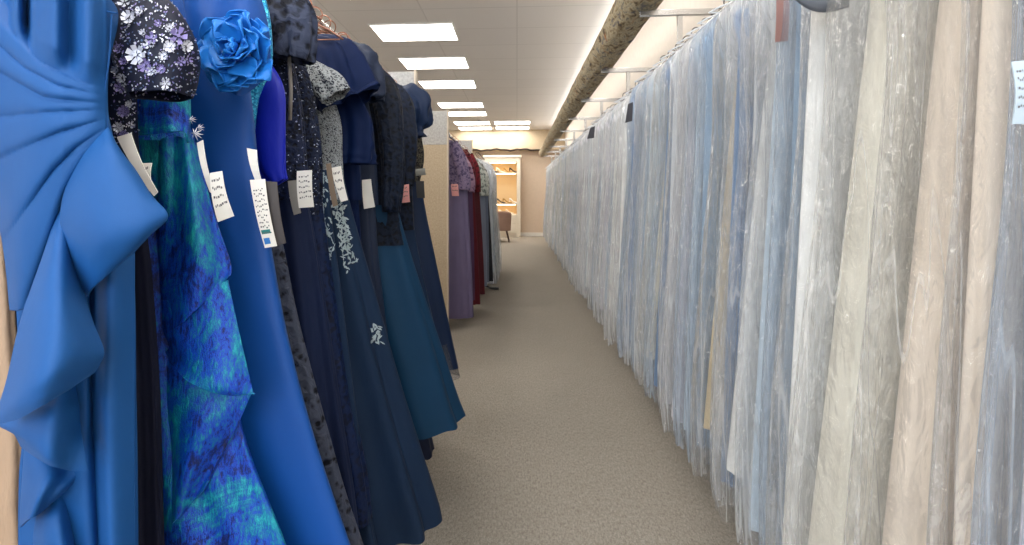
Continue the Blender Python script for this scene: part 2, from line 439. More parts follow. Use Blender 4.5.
# ------------------------------------------------------------------ partitions on the left
t = NT('speckled_beige_panel'); sp = t.noise(70, detail=6, rough=.8)
t.set(Base_Color=t.ramp(sp, [(.35, srgb(166, 148, 124)), (.6, srgb(190, 173, 148)), (.75, srgb(206, 192, 170))]), Roughness=.85, Normal=t.bump(sp, .25, .004))
M['panel'] = t.m
t = NT('silver_flecked_panel'); sp = t.voro(45, out='Color'); 
t.set(Base_Color=t.ramp(t.noise(60, detail=6, rough=.8), [(.35, srgb(146, 144, 142)), (.65, srgb(192, 190, 187))]), Roughness=.6, Normal=t.bump(t.noise(60), .4, .004))
M['fleck'] = t.m; M['edge'] = plain('beige_edging', (206, 192, 172), .5)
for k, (y, lab) in enumerate(((2.82, 'tall beige partition behind the navy gowns, only its flecked top showing'), (4.16, 'tall beige partition with silver flecked top beside the purple gown'), (6.4, 'pale partition top showing above the grey and red gowns'))):
    r = thing('partition_screen', lab, 'partition', (-1.3, y, 0))
    x1 = -.612
    MB().bbox(-2.0, x1-.012, y, y+.05, .0, 1.70, .003).build('lower_board', M['panel'], r)
    MB().bbox(-2.0, x1-.012, y, y+.05, 1.70, 2.0, .003).build('upper_board', M['fleck'], r)
    MB().bbox(x1-.012, x1, y-.004, y+.054, 0, 2.01, .003).build('edge_strip', M['edge'], r)
# left rails
for (y0, y1, lab) in ((-.6, 2.82, 'chrome clothes rail above the blue and navy gowns'), (4.21, 6.4, 'chrome clothes rail above the purple and red gowns'), (6.45, 9.2, 'chrome clothes rail above the pale blue bagged gowns')):
    r = thing('clothes_rail', lab, 'rail', (-.63, y0, 1.8))
    MB().tube([(-.63, y0, 1.8), (-.63, y1, 1.8)], .0125, 12).build('bar', M['chrome'], r, True)
    for yy in (y0+.02, y1-.02):
        MB().tube([(-.63, yy-.006, 1.8), (-.63, yy+.006, 1.8)], .026, 16).build('mounting_cup', M['chrome'], r, True)
    MB().tube([(-.9, y0+.03, 1.8), (-.9, y0+.03, 0)], .016, 10).build('post', M['chrome'], r, True)
    MB().tube([(-.9, y0+.03, 1.8), (-.63, y0+.03, 1.8)], .012, 10).build('arm', M['chrome'], r, True)
# ------------------------------------------------------------------ right rail, brackets, padded valance
RX, RZ = .95, 2.10
r = thing('clothes_rail', 'long chrome rail carrying the clear-bagged gowns along the right wall', 'rail', (RX, -.5, RZ))
MB().tube([(RX, -.5, RZ), (RX, 13.4, RZ)], .014, 12).build('bar', M['chrome'], r, True)
for k in range(11):
    y = .27+1.27*k
    if y > 13.3: break
    b = MB().bbox(.72, XR, y-.011, y+.011, 2.30, 2.335, .002).build('wall_bracket', M['chrome'], r)
    MB().bbox(RX-.016, RX+.016, y-.006, y+.006, 2.10, 2.30, .002).build('drop_post', M['chrome'], b)
    MB().tube([(RX, y-.01, RZ), (RX, y+.01, RZ)], .024, 14).build('collar', M['chrome'], b, True)
t = NT('painterly_tapestry_cloth')
mp = t.map((1, .55, 1), rot=(.4, 0, .5))
a = t.noise(17, mp, detail=4, rough=.75, dist=.7); b_ = t.noise(12, mp, detail=3, dist=.6)
c = t.ramp(a, [(.28, srgb(50, 48, 52)), (.38, srgb(104, 88, 66)), (.45, srgb(150, 134, 104)), (.52, srgb(190, 178, 150)), (.58, srgb(140, 132, 112)), (.64, srgb(100, 100, 108)), (.72, srgb(176, 154, 116))])
c2 = t.mix(t.ramp(b_, [(.64, 0), (.72, .8)]), c, srgb(160, 100, 48)); c3 = t.mix(t.ramp(t.noise(10, mp, detail=3, dist=.6), [(.62, 0), (.70, .85)]), c2, srgb(44, 54, 84))
t.set(Base_Color=c3, Roughness=.85, Normal=t.bump(a, .3, .01)); M['tapestry'] = t.m
# gathered cloth roll (puckered every few centimetres)
vs = []; fs = []; n = 36; m = 420
for i in range(m):
    y = -.4+(13.9)*i/(m-1)
    for j in range(n):
        th = 2*PI*j/n
        rr = .122+.003*math.sin(9*th+y*3)+.004*pnoise(Vector((math.cos(th)*2, y*3.5, math.sin(th)*2)))
        vs.append((.745+rr*math.cos(th), y, H+1.2+rr*math.sin(th)))
fs = [(i*n+j, (i+1)*n+j, (i+1)*n+(j+1) % n, i*n+(j+1) % n) for i in range(m-1) for j in range(n)]
fs += [tuple(range(n)), tuple((m-1)*n+j for j in range(n))[::-1]]
o = mesh('fabric_valance', vs, fs, M['tapestry'], loc=(.745, -.4, H+1.2))
tag(o, 'long round valance roll in patterned tan tapestry cloth above the right rail', 'valance')

# ------------------------------------------------------------------ hangers and gowns, left racks
LX, LZ = -.63, 1.80
def hanger_geo(mb_h, mb_b, x, y, z, half, drop, r=.0022, hr=.024):
    pts = [(x+hr*math.cos(a)*1.0, y, z+hr*math.sin(a)) for a in [PI*1.12-i*(PI*1.32)/12 for i in range(13)]]
    pts += [(x+.006, y, z-.045), (x, y, z-.075)]
    mb_h.tube(pts, r, 7)
    mb_b.tube([(x, y, z-.07), (x+half*.35, y, z-.07-drop*.22), (x+half*.8, y, z-.07-drop*.7), (x+half, y, z-.07-drop)], r*1.3, 7)
    mb_b.tube([(x, y, z-.07), (x-half*.35, y, z-.07-drop*.22), (x-half*.8, y, z-.07-drop*.7), (x-half, y, z-.07-drop)], r*1.3, 7)
    mb_b.tube([(x-half*.95, y, z-.07-drop), (x+half*.95, y, z-.07-drop)], r, 6)
def hanger(parent, y, x=LX, z=LZ+.012, half=.17, drop=.08, mat=None, bar=None):
    h = MB(); b = MB(); hanger_geo(h, b, x, y, z, half, drop)
    ho = b.build('hanger', bar or M['copper'], parent, True)
    h.build('hook', mat or M['copper'], ho, True)
    return ho
def price_tag(parent, Y, quad, print_rows=5, mat=None, R=None, swatch=None, string=None, name='price_tag'):
    """quad: four pixel corners clockwise from the top left, at distance Y"""
    R = R or random.Random(5)
    q = [P(x, y, Y) for x, y in quad]; nrm = (q[1]-q[0]).cross(q[3]-q[0]).normalized()
    if nrm.y > 0: nrm = -nrm
    # slightly bowed card
    vs = []; fs = []; N = 6
    for side in (0, 1):
        for i in range(N+1):
            s = i/N
            for j in (0, 1):
                a = q[0].lerp(q[3], s); b = q[1].lerp(q[2], s); p = a.lerp(b, j)
                vs.append(p+nrm*(.004*math.sin(PI*s)+(.0006 if side == 0 else -.0006)))
    K = 2*(N+1)
    for i in range(N):
        a = 2*i; fs.append((a, a+1, a+3, a+2)); fs.append((K+a, K+a+2, K+a+3, K+a+1))
        fs.append((a, a+2, K+a+2, K+a)); fs.append((a+1, K+a+1, K+a+3, a+3))
    fs += [(0, K, K+1, 1), (2*N, 2*N+1, K+2*N+1, K+2*N)]
    o = mesh(name, vs, fs, mat or M['card'], parent, False)
    def at(u, v): 
        return q[0].lerp(q[1], u).lerp(q[3].lerp(q[2], u), v)+nrm*(.004*math.sin(PI*v)+.0011)
    if print_rows:
        mb = MB()
        for k in range(print_rows):
            v0 = .14+.7*k/print_rows; u = .14
            while u < .82:
                L = R.uniform(.04, .12); h = .26/print_rows*.7
                w = R.uniform(-.02, .02)
                mb.add([at(u, v0+w), at(u+L, v0+w), at(u+L, v0+h+w), at(u, v0+h+w)], [(0, 1, 2, 3)])
                u += L+R.uniform(.03, .07)
        mb.build('print', M['ink'], o)
    if swatch:
        for (u0, v0, u1, v1, m) in swatch:
            mesh('colour_swatch', [at(u0, v0), at(u1, v0), at(u1, v1), at(u0, v1)], [(0, 1, 2, 3)], m, o, False)
    if string:
        MB().tube([P(*string[0]), P(*string[1]).lerp(P(*string[0]), .5)+Vector((0, -.004, -.01)), P(*string[1])], .0006, 5).build('string', M['card'], o, True)
    return o
def prof(Y, pts, d=(.05, .07), amp=(.004, .014), xl=None, sway=0., y0=None):
    """aisle-side outline (px, py) at distance Y -> loft rows"""
    w = [P(px, py, Y) for px, py in pts]; rows = []
    zt, zb = w[0].z, w[-1].z
    for p in w:
        t = (zt-p.z)/(zt-zb)
        left = (2*LX-p.x) if xl is None else xl
        if xl is None: left = min(-.80, left)
        rows.append((p.z, left, p.x, Y+(y0 or 0)+sway*t, d[0]+(d[1]-d[0])*t, amp[0]+(amp[1]-amp[0])*t))
    return rows
def gown(label, Y, color_name='evening_gown', group=None, hang=True, half=.17, base=.2):
    r = thing(color_name, label, 'dress', (LX, Y, base), group)
    if hang: hanger(r, Y, half=half)
    return r

# ================= G1: bright blue crepe gown with a draped waist and cascading ruffles
blue = fabric('cornflower_crepe', (16, 76, 138), .62, .06, wrinkle=.10, var=.05, wscale=5, sheentint=(110, 170, 240))
G = gown('bright cornflower blue gown with draped waist and cascading ruffle, nearest the camera', .52, half=.16)
LN = [[(108, 84), (105, 90), (75, 80), (40, 62), (0, 20), (-60, -60)], [(108, 92), (105, 96), (60, 86), (25, 68), (0, 45), (-60, 5)], [(108, 101), (105, 103), (45, 97), (0, 72), (-60, 50)],
      [(108, 109), (105, 110), (50, 112), (0, 118), (-60, 124)], [(108, 117), (105, 119), (60, 132), (15, 152), (-60, 190)], [(109, 124), (106, 127), (75, 148), (52, 172), (30, 205), (-60, 330)],
      [(110, 131), (107, 135), (82, 160), (62, 196), (46, 250), (-60, 520)]]
def yat(L, x):
    for (x0, y0), (x1, y1) in zip(L, L[1:]):
        if x >= x1: return y0+(y1-y0)*(x0-x)/(x0-x1)
    return L[-1][1]
VF = [(-60, -.01), (-10, -.015), (0, -.016), (9, -.018), (17, .004), (28, -.024), (37, .004), (55, .013), (70, -.008), (88, .009), (105, 0), (130, 0)]
def vf(x):
    for (x0, y0), (x1, y1) in zip(VF, VF[1:]):
        if x <= x1: t_ = max(0, (x-x0)/(x1-x0)); t_ = t_*t_*(3-2*t_); return y0+(y1-y0)*t_
    return 0
def bod_relief(px, py, u, v):
    h = 0; g = max(0, min(1, (109-px)/45))
    ys = [yat(L, px) for L in LN]
    if py < ys[0]:
        h += vf(px)*min(1, (ys[0]-py)/22)
    for k in range(len(LN)-1):
        if ys[k] <= py < ys[k+1]:
            f = (py-ys[k])/(ys[k+1]-ys[k]+1e-6)
            h += (.0026+.0038*g)*g*(f**.35)*(1-f**8)*(1.25 if k in (1, 3, 4) else .9)
    if px > 104: h -= .0004*(px-104)**1.5
    return h
bod = patch('bodice', blue, G, [
    [(-60, -60, -.02), (0, -58, .0), (48, -55, .015), (84, -30, .012), (96, -12, 0)],
    [(-60, 0, -.02), (0, 0, .0), (50, 0, .018), (92, 0, .012), (117, 13, -.004)],
    [(-60, 50, -.02), (0, 55, .0), (45, 60, .02), (85, 62, .016), (108, 64, -.002)],
    [(-50, 105, -.02), (0, 105, .0), (45, 105, .022), (88, 108, .016), (107, 110, 0)],
    [(-16, 165, -.03), (10, 160, .0), (40, 158, .018), (80, 150, .016), (112, 148, 0)],
    [(3, 240, -.03), (16, 238, .0), (34, 235, .010), (62, 220, .006), (100, 205, -.01)],
    [(11, 310, -.03), (20, 310, -.01), (32, 305, -.004), (50, 300, -.006), (80, 290, -.02)]], .50, 130, 150, bod_relief)
# flat neck edge and side piping
mb = MB(); pl = spline([(88, -12, 0), (96, 3, 0), (106, 11, 0), (117, 13, 0)], 14)
mb.tube([P(a, b, .497) for a, b, _ in pl], .0011, 6)
pl = spline([(112, 14, 0), (109, 60, 0), (105.5, 85, 0), (105.5, 110, 0), (109, 130, 0), (114, 146, 0)], 20)
mb.tube([P(a, b, .4985) for a, b, _ in pl], .0009, 6)
mb.build('piping', blue, bod, True)
# body behind it (bodice back and straight skirt)
sk_rows = [(P(0, -40, .56).z, -.72, P(98, -40, .56).x-.01, .572, .022, .001), (P(0, 60, .56).z, -.70, P(98, 60, .56).x-.008, .572, .024, .001), (P(0, 125, .56).z, P(-30, 0, .56).x, P(96, 125, .56).x-.008, .572, .022, .001),
           (P(0, 250, .56).z, P(9, 0, .56).x, P(116, 250, .56).x, .572, .024, .003), (P(0, 400, .56).z, P(22, 0, .56).x, P(120, 400, .56).x, .572, .024, .004), (P(0, 545, .56).z, P(28, 0, .56).x, P(121, 545, .56).x, .572, .025, .005), (.25, P(36, 0, .56).x, P(122, 545, .56).x, .572, .025, .006)]
loft('skirt', blue, G, sk_rows, 3, n=140, m=60, ks=(5, 9, 14), pw=.6)
patch('skirt_panel', blue, G, [
    [(40, 270, -.01), (84, 255, .006), (90, 252, -.004), (112, 245, .010), (134, 240, -.02)],
    [(30, 400, -.01), (82, 400, .004), (92, 400, -.012), (108, 400, .010), (134, 400, -.02)],
    [(20, 480, -.01), (80, 480, .0), (97, 480, -.014), (110, 478, .008), (134, 480, -.02)],
    [(20, 640, -.01), (90, 640, .0), (103, 640, -.012), (115, 640, .008), (135, 640, -.02)]], .51, 60, 60)
# the pointed hip drape
def dr(px, py, u, v): return .010*math.sin(u*PI)*math.sin(min(1, v*1.2)*PI*.9)+.004*math.sin(u*7+v*3)*v
patch('hip_drape', blue, G, [
    [(104, 126, .0), (107, 128, .002), (110, 132, .002), (113, 140, .001), (114, 145, 0)],
    [(84, 152, .012), (100, 152, .018), (114, 156, .020), (126, 163, .016), (133, 168, .01)],
    [(66, 190, .014), (88, 190, .028), (112, 192, .032), (136, 195, .026), (151, 196, .018)],
    [(62, 222, .016), (82, 230, .034), (106, 232, .040), (140, 226, .032), (167, 216, .020)],
    [(70, 262, .012), (80, 262, .026), (96, 258, .034), (128, 250, .028), (150, 234, .018)],
    [(87, 297, .006), (88, 295, .012), (93, 288, .016), (112, 270, .016), (134, 251, .012)]], .50, 70, 70, dr)
def rf(a=.012, k=1.0):
    return lambda px, py, u, v: a*math.sin(u*PI*1.5+.4*k)*v+.004*math.sin(u*9*k+v*2)*v
# cascading ruffles, each a folded flap in front of the next
patch('ruffle', blue, G, [
    [(62, 198, -0.012), (64, 199, -0.010), (67, 202, -0.010), (70, 210, -0.010), (73, 222, -0.012)],
    [(46, 250, 0.006), (54, 254, 0.023), (64, 262, 0.026), (74, 274, 0.012), (82, 286, 0.002)],
    [(22, 320, 0.029), (40, 322, 0.055), (58, 322, 0.064), (76, 322, 0.049), (92, 322, 0.023)],
    [(8, 380, 0.032), (28, 378, 0.070), (50, 370, 0.081), (76, 356, 0.064), (103, 350, 0.032)],
    [(-2, 412, 0.029), (20, 404, 0.067), (44, 394, 0.078), (72, 384, 0.058), (100, 362, 0.032)],
    [(-3, 424, 0.026), (20, 418, 0.058), (44, 404, 0.070), (66, 390, 0.052), (94, 372, 0.029)]], .49, 70, 80, rf())
patch('ruffle', blue, G, [
    [(22, 372, 0.000), (40, 374, 0.008), (56, 378, 0.010), (66, 382, 0.008), (74, 384, 0.000)],
    [(10, 408, 0.004), (30, 410, 0.032), (50, 408, 0.041), (66, 406, 0.032), (78, 406, 0.008)],
    [(0, 424, 0.008), (26, 432, 0.043), (48, 436, 0.052), (66, 434, 0.041), (80, 430, 0.012)],
    [(14, 432, 0.010), (32, 446, 0.043), (50, 456, 0.052), (68, 458, 0.041), (84, 452, 0.020)],
    [(22, 446, 0.010), (36, 456, 0.038), (54, 466, 0.043), (72, 470, 0.035), (88, 470, 0.020)]], .505, 60, 60, rf(.008, 1.4))
patch('ruffle', blue, G, [
    [(26, 440, -0.004), (40, 450, 0.004), (56, 460, 0.006), (70, 466, 0.004), (82, 466, -0.002)],
    [(24, 470, 0.000), (38, 476, 0.023), (52, 478, 0.029), (68, 476, 0.012), (84, 472, 0.000)],
    [(22, 500, 0.004), (34, 498, 0.032), (46, 494, 0.035), (60, 490, 0.023), (74, 484, 0.002)],
    [(21, 527, 0.006), (28, 520, 0.029), (38, 514, 0.029), (50, 504, 0.012), (66, 492, 0.002)]], .515, 50, 50, rf(.006, 1.8))
patch('ruffle', blue, G, [
    [(40, 500, -0.004), (48, 496, 0.006), (58, 490, 0.008), (66, 488, 0.006), (74, 486, -0.004)],
    [(34, 522, 0.000), (46, 520, 0.026), (58, 518, 0.029), (70, 516, 0.012), (80, 516, 0.000)],
    [(36, 560, 0.002), (48, 556, 0.032), (62, 554, 0.035), (76, 556, 0.020), (88, 560, 0.000)],
    [(60, 650, 0.004), (70, 646, 0.035), (84, 640, 0.038), (98, 646, 0.020), (110, 660, 0.000)]], .525, 50, 50, rf(.006, 1.2))

# ================= beige gown glimpsed at the left edge
beige = fabric('beige_satin', (166, 140, 116), .5, .2, wrinkle=.6, wscale=14)
G = gown('beige satin gown peeking out behind the bright blue gown at the left edge', .60, half=.1)
loft('gown_body', beige, G, [(1.66, -.78, P(-4, 30, .6).x, .62, .012, .001), (1.3, -.86, P(2, 180, .6).x, .60, .014, .001), (P(0, 300, .6).z, -.9, P(12, 300, .6).x, .60, .016, .002), (P(0, 430, .6).z, -.92, P(21, 430, .6).x, .60, .017, .002), (P(0, 520, .6).z, -.95, P(24, 520, .6).x, .60, .018, .003), (P(0, 560, .6).z, -.95, P(29, 560, .6).x, .60, .018, .003), (.25, -.98, -.56, .60, .02, .004)], 5, ks=(4, 9, 13))

# ================= G2: navy gown, floral appliqued cap sleeve
navy = fabric('navy_taffeta', (6, 14, 40), .6, .0, var=.2)
dnavy = fabric('midnight_velvet', (2, 8, 34), .8, .0, var=.25, wrinkle=.5)
G = gown('midnight navy gown with silver floral applique cap sleeve', .60)
body = loft('bodice', navy, G, prof(.625, [(112, -40), (126, 0), (133, 60), (135, 120), (138, 190), (140, 240)], (.025, .03), (.002, .002), xl=-.8), 7, ks=(5, 8))
loft('skirt', dnavy, G, prof(.63, [(136, 190), (146, 240), (152, 300), (158, 400), (162, 545), (168, 640)], (.02, .03), (.002, .007), xl=-.84), 8, ks=(9, 17, 30), n=140)
sl = sleeve('sleeve', navy, G, [(P(124, 6, .57), .022, .012), (P(142, 22, .565), .042, .026), (P(156, 52, .56), .048, .034), (P(160, 78, .56), .042, .034), (P(161, 96, .56), .033, .030)], 3, n=60, m=40, ks=(3, 5), amp=.002)
R = random.Random(11); tr = bvh([body, sl]); mb = MB(); mv = MB(); mc = MB()
for (x, y, r) in ((138, 56, 13), (147, 66, 9), (178, 38, 12), (184, 47, 8), (171, 48, 8), (154, 40, 8), (150, 46, 6), (165, 57, 6), (166, 84, 7), (180, 62, 6), (163, 70, 6), (186, 60, 5), (131, 20, 9), (127, 5, 8), (142, 14, 5), (145, 35, 4), (153, 72, 6), (170, 30, 5), (160, 26, 5), (121, 88, 8), (126, 78, 6), (124, 112, 8), (119, 128, 7), (128, 105, 5), (122, 50, 6), (127, 62, 5), (120, 70, 5), (124, 135, 6), (117, 22, 6), (130, 125, 5)):
    flower(mb if R.random() < .6 else mv, tr, x, y, r*.78, R, R.choice((5, 6, 7)))
    for q in range(5):
        a = R.uniform(0, 6.28); d = R.uniform(.7, 1.5)*r*.7
        leaf(mv if q % 2 else mb, tr, x+d*math.cos(a), y+d*math.sin(a), r*.34, r*.17, R.uniform(0, 3.1))
for _ in range(900):
    x, y = R.uniform(112, 196), R.uniform(0, 145)
    if x > 137 and y > 104: continue
    leaf(R.choice((mb, mv, mc)), tr, x, y, R.uniform(1.2, 3.6), R.uniform(.9, 2.0), R.uniform(0, 3.1))
silver = plain('silver_sequin', (186, 190, 204), .35, .25); violet = plain('dusty_violet_sequin', (112, 104, 158), .4, .2); slate = plain('slate_bead', (66, 84, 120), .4, .3)
for o in (mb.build('silver_applique', silver, G), mv.build('violet_applique', violet, G), mc.build('beading', slate, G)): o['kind'] = 'stuff'
price_tag(G, .545, [(117, 137), (131, 133), (158, 192), (154, 196)], 0)
price_tag(G, .56, [(140, 163), (152, 163), (154, 190), (146, 192)], 2)

# ================= G3: metallic brocade gown
broc = brocade('peacock_metallic_brocade')
G = gown('metallic peacock blue brocade gown with peplum and ruffled skirt', .68)
loft('bodice', broc, G, prof(.68, [(165, 20), (182, 60), (189, 95), (188, 128), (192, 142)], (.03, .034), (.001, .003), xl=-.82), 9, ks=(5, 8))
loft('skirt', broc, G, prof(.685, [(186, 118), (197, 150), (208, 210), (222, 290), (232, 380), (248, 450), (285, 545), (330, 680)], (.028, .04), (.002, .007), xl=-.9), 12, ks=(7, 13, 21), n=160, m=90)
patch('waist_peplum', broc, G, [
    [(128, 92, 0), (150, 88, .012), (170, 86, .014), (184, 92, .010), (190, 100, .0)],
    [(130, 118, 0), (152, 116, .018), (170, 114, .020), (184, 116, .014), (190, 118, .0)],
    [(134, 136, 0), (154, 134, .022), (172, 132, .024), (184, 132, .018), (188, 143, .002)]], .645, 50, 30, lambda px, py, u, v: .004*math.sin(u*16)*v)
patch('side_fold', broc, G, [
    [(160, 140, 0), (172, 136, .010), (184, 138, .014), (196, 146, .0)],
    [(158, 220, 0), (174, 220, .020), (196, 218, .024), (214, 214, .004)],
    [(160, 270, 0), (176, 280, .026), (204, 270, .030), (230, 262, .008)],
    [(164, 318, 0), (172, 330, .022), (200, 306, .030), (230, 275, .012)]], .665, 60, 60, lambda px, py, u, v: .007*math.sin(u*11+v*2)*(1-.3*v))
patch('ruffle', broc, G, [
    [(162, 300, 0), (180, 300, .008), (204, 288, .012), (228, 280, .0)],
    [(164, 330, 0), (184, 338, .020), (212, 336, .022), (240, 336, .006)],
    [(170, 345, 0), (190, 366, .026), (222, 380, .028), (252, 388, .010)],
    [(166, 352, 0), (186, 380, .024), (222, 394, .028), (255, 394, .012)]], .655, 60, 50, lambda px, py, u, v: .006*math.sin(u*8+v*4)*v)
patch('ruffle', broc, G, [
    [(160, 340, -.004), (180, 360, .006), (214, 384, .010), (252, 392, .0)],
    [(160, 400, -.002), (180, 410, .018), (206, 420, .022), (238, 424, .004)],
    [(162, 460, 0), (178, 464, .022), (198, 462, .024), (220, 458, .006)],
    [(168, 528, 0), (176, 520, .018), (190, 506, .020), (205, 488, .006)]], .665, 60, 60, lambda px, py, u, v: .008*math.sin(u*9+v*5)*v)
mb = MB(); R = random.Random(4)
star = MB()
for (x, y, s) in ((197, 134, 8), (193, 120, 5), (201, 128, 5)):
    c0 = P(x, y, .63)
    for k in range(8):
        a = k*PI/4+R.uniform(-.2, .2); L = s*.0013
        star.add([c0+Vector((math.cos(a-.25)*L*.4, -.003, math.sin(a-.25)*L*.4)), c0+Vector((math.cos(a)*L, 0, math.sin(a)*L)), c0+Vector((math.cos(a+.25)*L*.4, -.003, math.sin(a+.25)*L*.4)), c0+Vector((0, -.006, 0))], [(0, 1, 3), (1, 2, 3)])
star.build('beaded_brooch', silver, G)
price_tag(G, .625, [(197, 143), (203, 140), (216, 196), (210, 192)], 0)
price_tag(G, .615, [(210, 173), (222, 171), (234, 216), (218, 222)], 4)

# ================= G4: azure gown with a fabric rose
az = fabric('azure_scuba', (6, 68, 142), .5, .06, wrinkle=.10, var=.08, wscale=5, sheentint=(90, 160, 240))
G = gown('azure blue column gown with large folded fabric rose at the shoulder', .76)
loft('gown_body', az, G, prof(.76, [(222, -10), (244, 60), (252, 110), (257, 160), (263, 205), (271, 250), (286, 330), (312, 430), (350, 545), (392, 660)], (.034, .048), (.001, .009), xl=-.9), 14, ks=(4, 7, 11), n=150, m=90)
vs = []; fs = []
def petal(c, nrm, up, w, h, cup, roll):
    """cupped petal growing from c along up, facing nrm"""
    side = up.cross(nrm).normalized(); k = len(vs); A, B = 8, 8
    for i in range(A+1):
        s = i/A; wd = w*(math.sin(PI*min(1, s*.80+.14))**.8)
        for j in range(B+1):
            q = j/B*2-1
            vs.append(c+side*(q*wd)+up*(h*s*(1-.12*q*q))+nrm*(cup*(s*s)*1.0+cup*.9*q*q*s-roll*s**4))
    for i in range(A):
        for j in range(B): a = k+i*(B+1)+j; fs.append((a, a+1, a+B+2, a+B+1))
R = random.Random(21); cc = P(236, 52, .665)
for ring, (cnt, rad, w, h, tilt) in enumerate(((6, .004, .013, .022, .9), (7, .010, .019, .030, .55), (9, .018, .024, .034, .25), (9, .024, .026, .036, -.1), (8, .033, .022, .030, .5))):
    for k in range(cnt):
        a = 2*PI*k/cnt+ring*.5+R.uniform(-.45, .45)
        rd = Vector((math.cos(a), 0, math.sin(a)))
        nr = (Vector((0, -1, 0))+rd*-tilt*.3+Vector((R.uniform(-.4, .4), 0, R.uniform(-.4, .4)))).normalized()
        upv = (rd+Vector((0, -1, 0))*tilt+Vector((R.uniform(-.5, .5), R.uniform(-.5, .3), R.uniform(-.5, .5)))).normalized()
        nr = (nr-upv*nr.dot(upv)).normalized()
        petal(cc+rd*rad+Vector((0, -.012+ring*.004, 0)), nr, upv, w*R.uniform(.85, 1.15), h*R.uniform(.85, 1.15), .008*R.uniform(.5, 1.6), .012*R.uniform(.2, 1.4))
o = mesh('fabric_rose', vs, fs, fabric('azure_organza', (30, 118, 204), .42, .1, wrinkle=.2, sheentint=(140, 190, 250)), G)
md = o.modifiers.new('thickness', 'SOLIDIFY'); md.thickness = .0012
patch('shoulder_drape', az, G, [
    [(182, -20, 0), (205, -24, .02), (230, -20, .02), (258, -10, 0)],
    [(186, 14, 0), (208, 18, .024), (236, 20, .02), (268, 26, 0)],
    [(196, 60, 0), (216, 66, .02), (240, 72, .02), (271, 66, 0)],
    [(214, 72, 0), (226, 88, .016), (243, 95, .016), (272, 72, 0)]], .705, 50, 50, lambda px, py, u, v: .009*math.sin(u*9+v*3))

# ================= G5: turquoise sequinned gown
t = NT('turquoise_sequins'); vv = t.voro(330, out='Color'); vd = t.voro(330)
t.set(Base_Color=t.ramp(vv, [(.2, srgb(8, 90, 140)), (.6, srgb(20, 140, 190)), (.9, srgb(90, 200, 225))]), Roughness=.3, Metallic=.5, Normal=t.bump(vd, .6, .002)); turq = t.m
G = gown('turquoise sequinned gown showing as a narrow strip beside the rose', .82)
loft('gown_body', turq, G, prof(.82, [(250, -30), (266, 0), (272, 40), (271, 68), (258, 100), (252, 180), (250, 260), (250, 400), (255, 600)], (.018, .03), (.001, .003), xl=-.84), 15, ks=(5, 8))
# ================= G5b: charcoal lace gown - strip down the length
ch = lace('charcoal_corded_lace', (8, 10, 20), (62, 68, 84), 70, .42, bump=1.0)
G = gown('charcoal and navy corded lace gown, its lace skirt edge hanging behind the azure gown', .875)
loft('bodice', ch, G, prof(.875, [(235, 60), (252, 84), (262, 110), (266, 150), (270, 190), (274, 230)], (.02, .024), (.001, .003), xl=-.84), 16, ks=(5, 9))
loft('skirt', ch, G, prof(.875, [(272, 200), (284, 250), (296, 310), (311, 370), (330, 440), (347, 500), (362, 545), (388, 640)], (.022, .05), (.002, .007), xl=-.9), 17, ks=(8, 14, 23), n=140, m=80)
# ================= G6: royal blue
roy = fabric('royal_blue_satin', (2, 26, 160), .5, .05, wrinkle=.3, sheentint=(60, 80, 255), spec=.3)
G = gown('royal blue satin gown with long pointed sleeve between the rose gown and dark lace', .93)
loft('bodice', roy, G, prof(.94, [(236, -20), (258, 20), (270, 70), (274, 120), (272, 180)], (.02, .025), (.002, .003), xl=-.8), 18)
loft('skirt', roy, G, prof(.94, [(270, 170), (274, 260), (278, 380), (284, 560)], (.02, .03), (.002, .005), xl=-.84), 19)
sleeve('sleeve', roy, G, [(P(258, 60, .9), .014, .012), (P(262, 92, .88), .042, .018), (P(266, 130, .87), .038, .018), (P(270, 165, .87), .030, .014), (P(279, 183, .87), .013, .008)], 9, ks=(3, 5), amp=.003)
price_tag(G, .69, [(247, 148), (257, 150), (262, 182), (256, 182)], 0)
price_tag(G, .68, [(250, 180), (265, 179), (277, 246), (265, 248)], 9, swatch=[(.1, .74, .8, .80, plain('teal_swatch', (20, 120, 116), .7)), (.12, .86, .6, .95, plain('blue_swatch', (52, 118, 190), .7))])
price_tag(G, .69, [(265, 181), (277, 182), (286, 243), (276, 246)], 0, mat=plain('grey_card', (70, 66, 66), .7))
# ================= G7: dark lace gown with cape shoulder
dl = lace('black_navy_ribbon_lace', (10, 14, 28), (54, 62, 84), 45, .48, bump=1.2)
G = gown('dark ribbon-lace gown with broad ruffled shoulder under the first copper hooks', 1.0)
loft('bodice', lace('navy_sequin_lace', (4, 8, 22), (20, 30, 58), 90, .5, bump=.8, sparkle=(160, 170, 200)), G, prof(1.0, [(262, 0), (288, 50), (301, 100), (306, 150), (309, 200)], (.03, .035), (.002, .003), xl=-.82), 20)
loft('skirt', fabric('navy_tulle', (2, 20, 54), .8, .0, var=.3, wrinkle=.6), G, prof(1.0, [(305, 190), (314, 240), (326, 320), (340, 420), (352, 500), (360, 580)], (.03, .06), (.003, .018), xl=-.9), 21, ks=(9, 15, 24), n=140)
sleeve('sleeve', dl, G, [(P(262, -22, .97), .03, .02), (P(276, -2, .96), .048, .03), (P(289, 22, .955), .052, .036), (P(294, 46, .955), .040, .036), (P(293, 60, .955), .036, .034)], 5, ks=(5, 9, 14), amp=.004, noisy=.05)
MB().tube([P(289, 56, .95), P(291, 90, .95), P(290, 120, .95)], .004, 8).build('grey_ribbon', plain('grey_ribbon', (120, 116, 112), .6), G, True)
price_tag(G, .955, [(288, 181), (297, 180), (301, 213), (294, 215)], 0, mat=plain('dim_card', (140, 138, 134), .7))
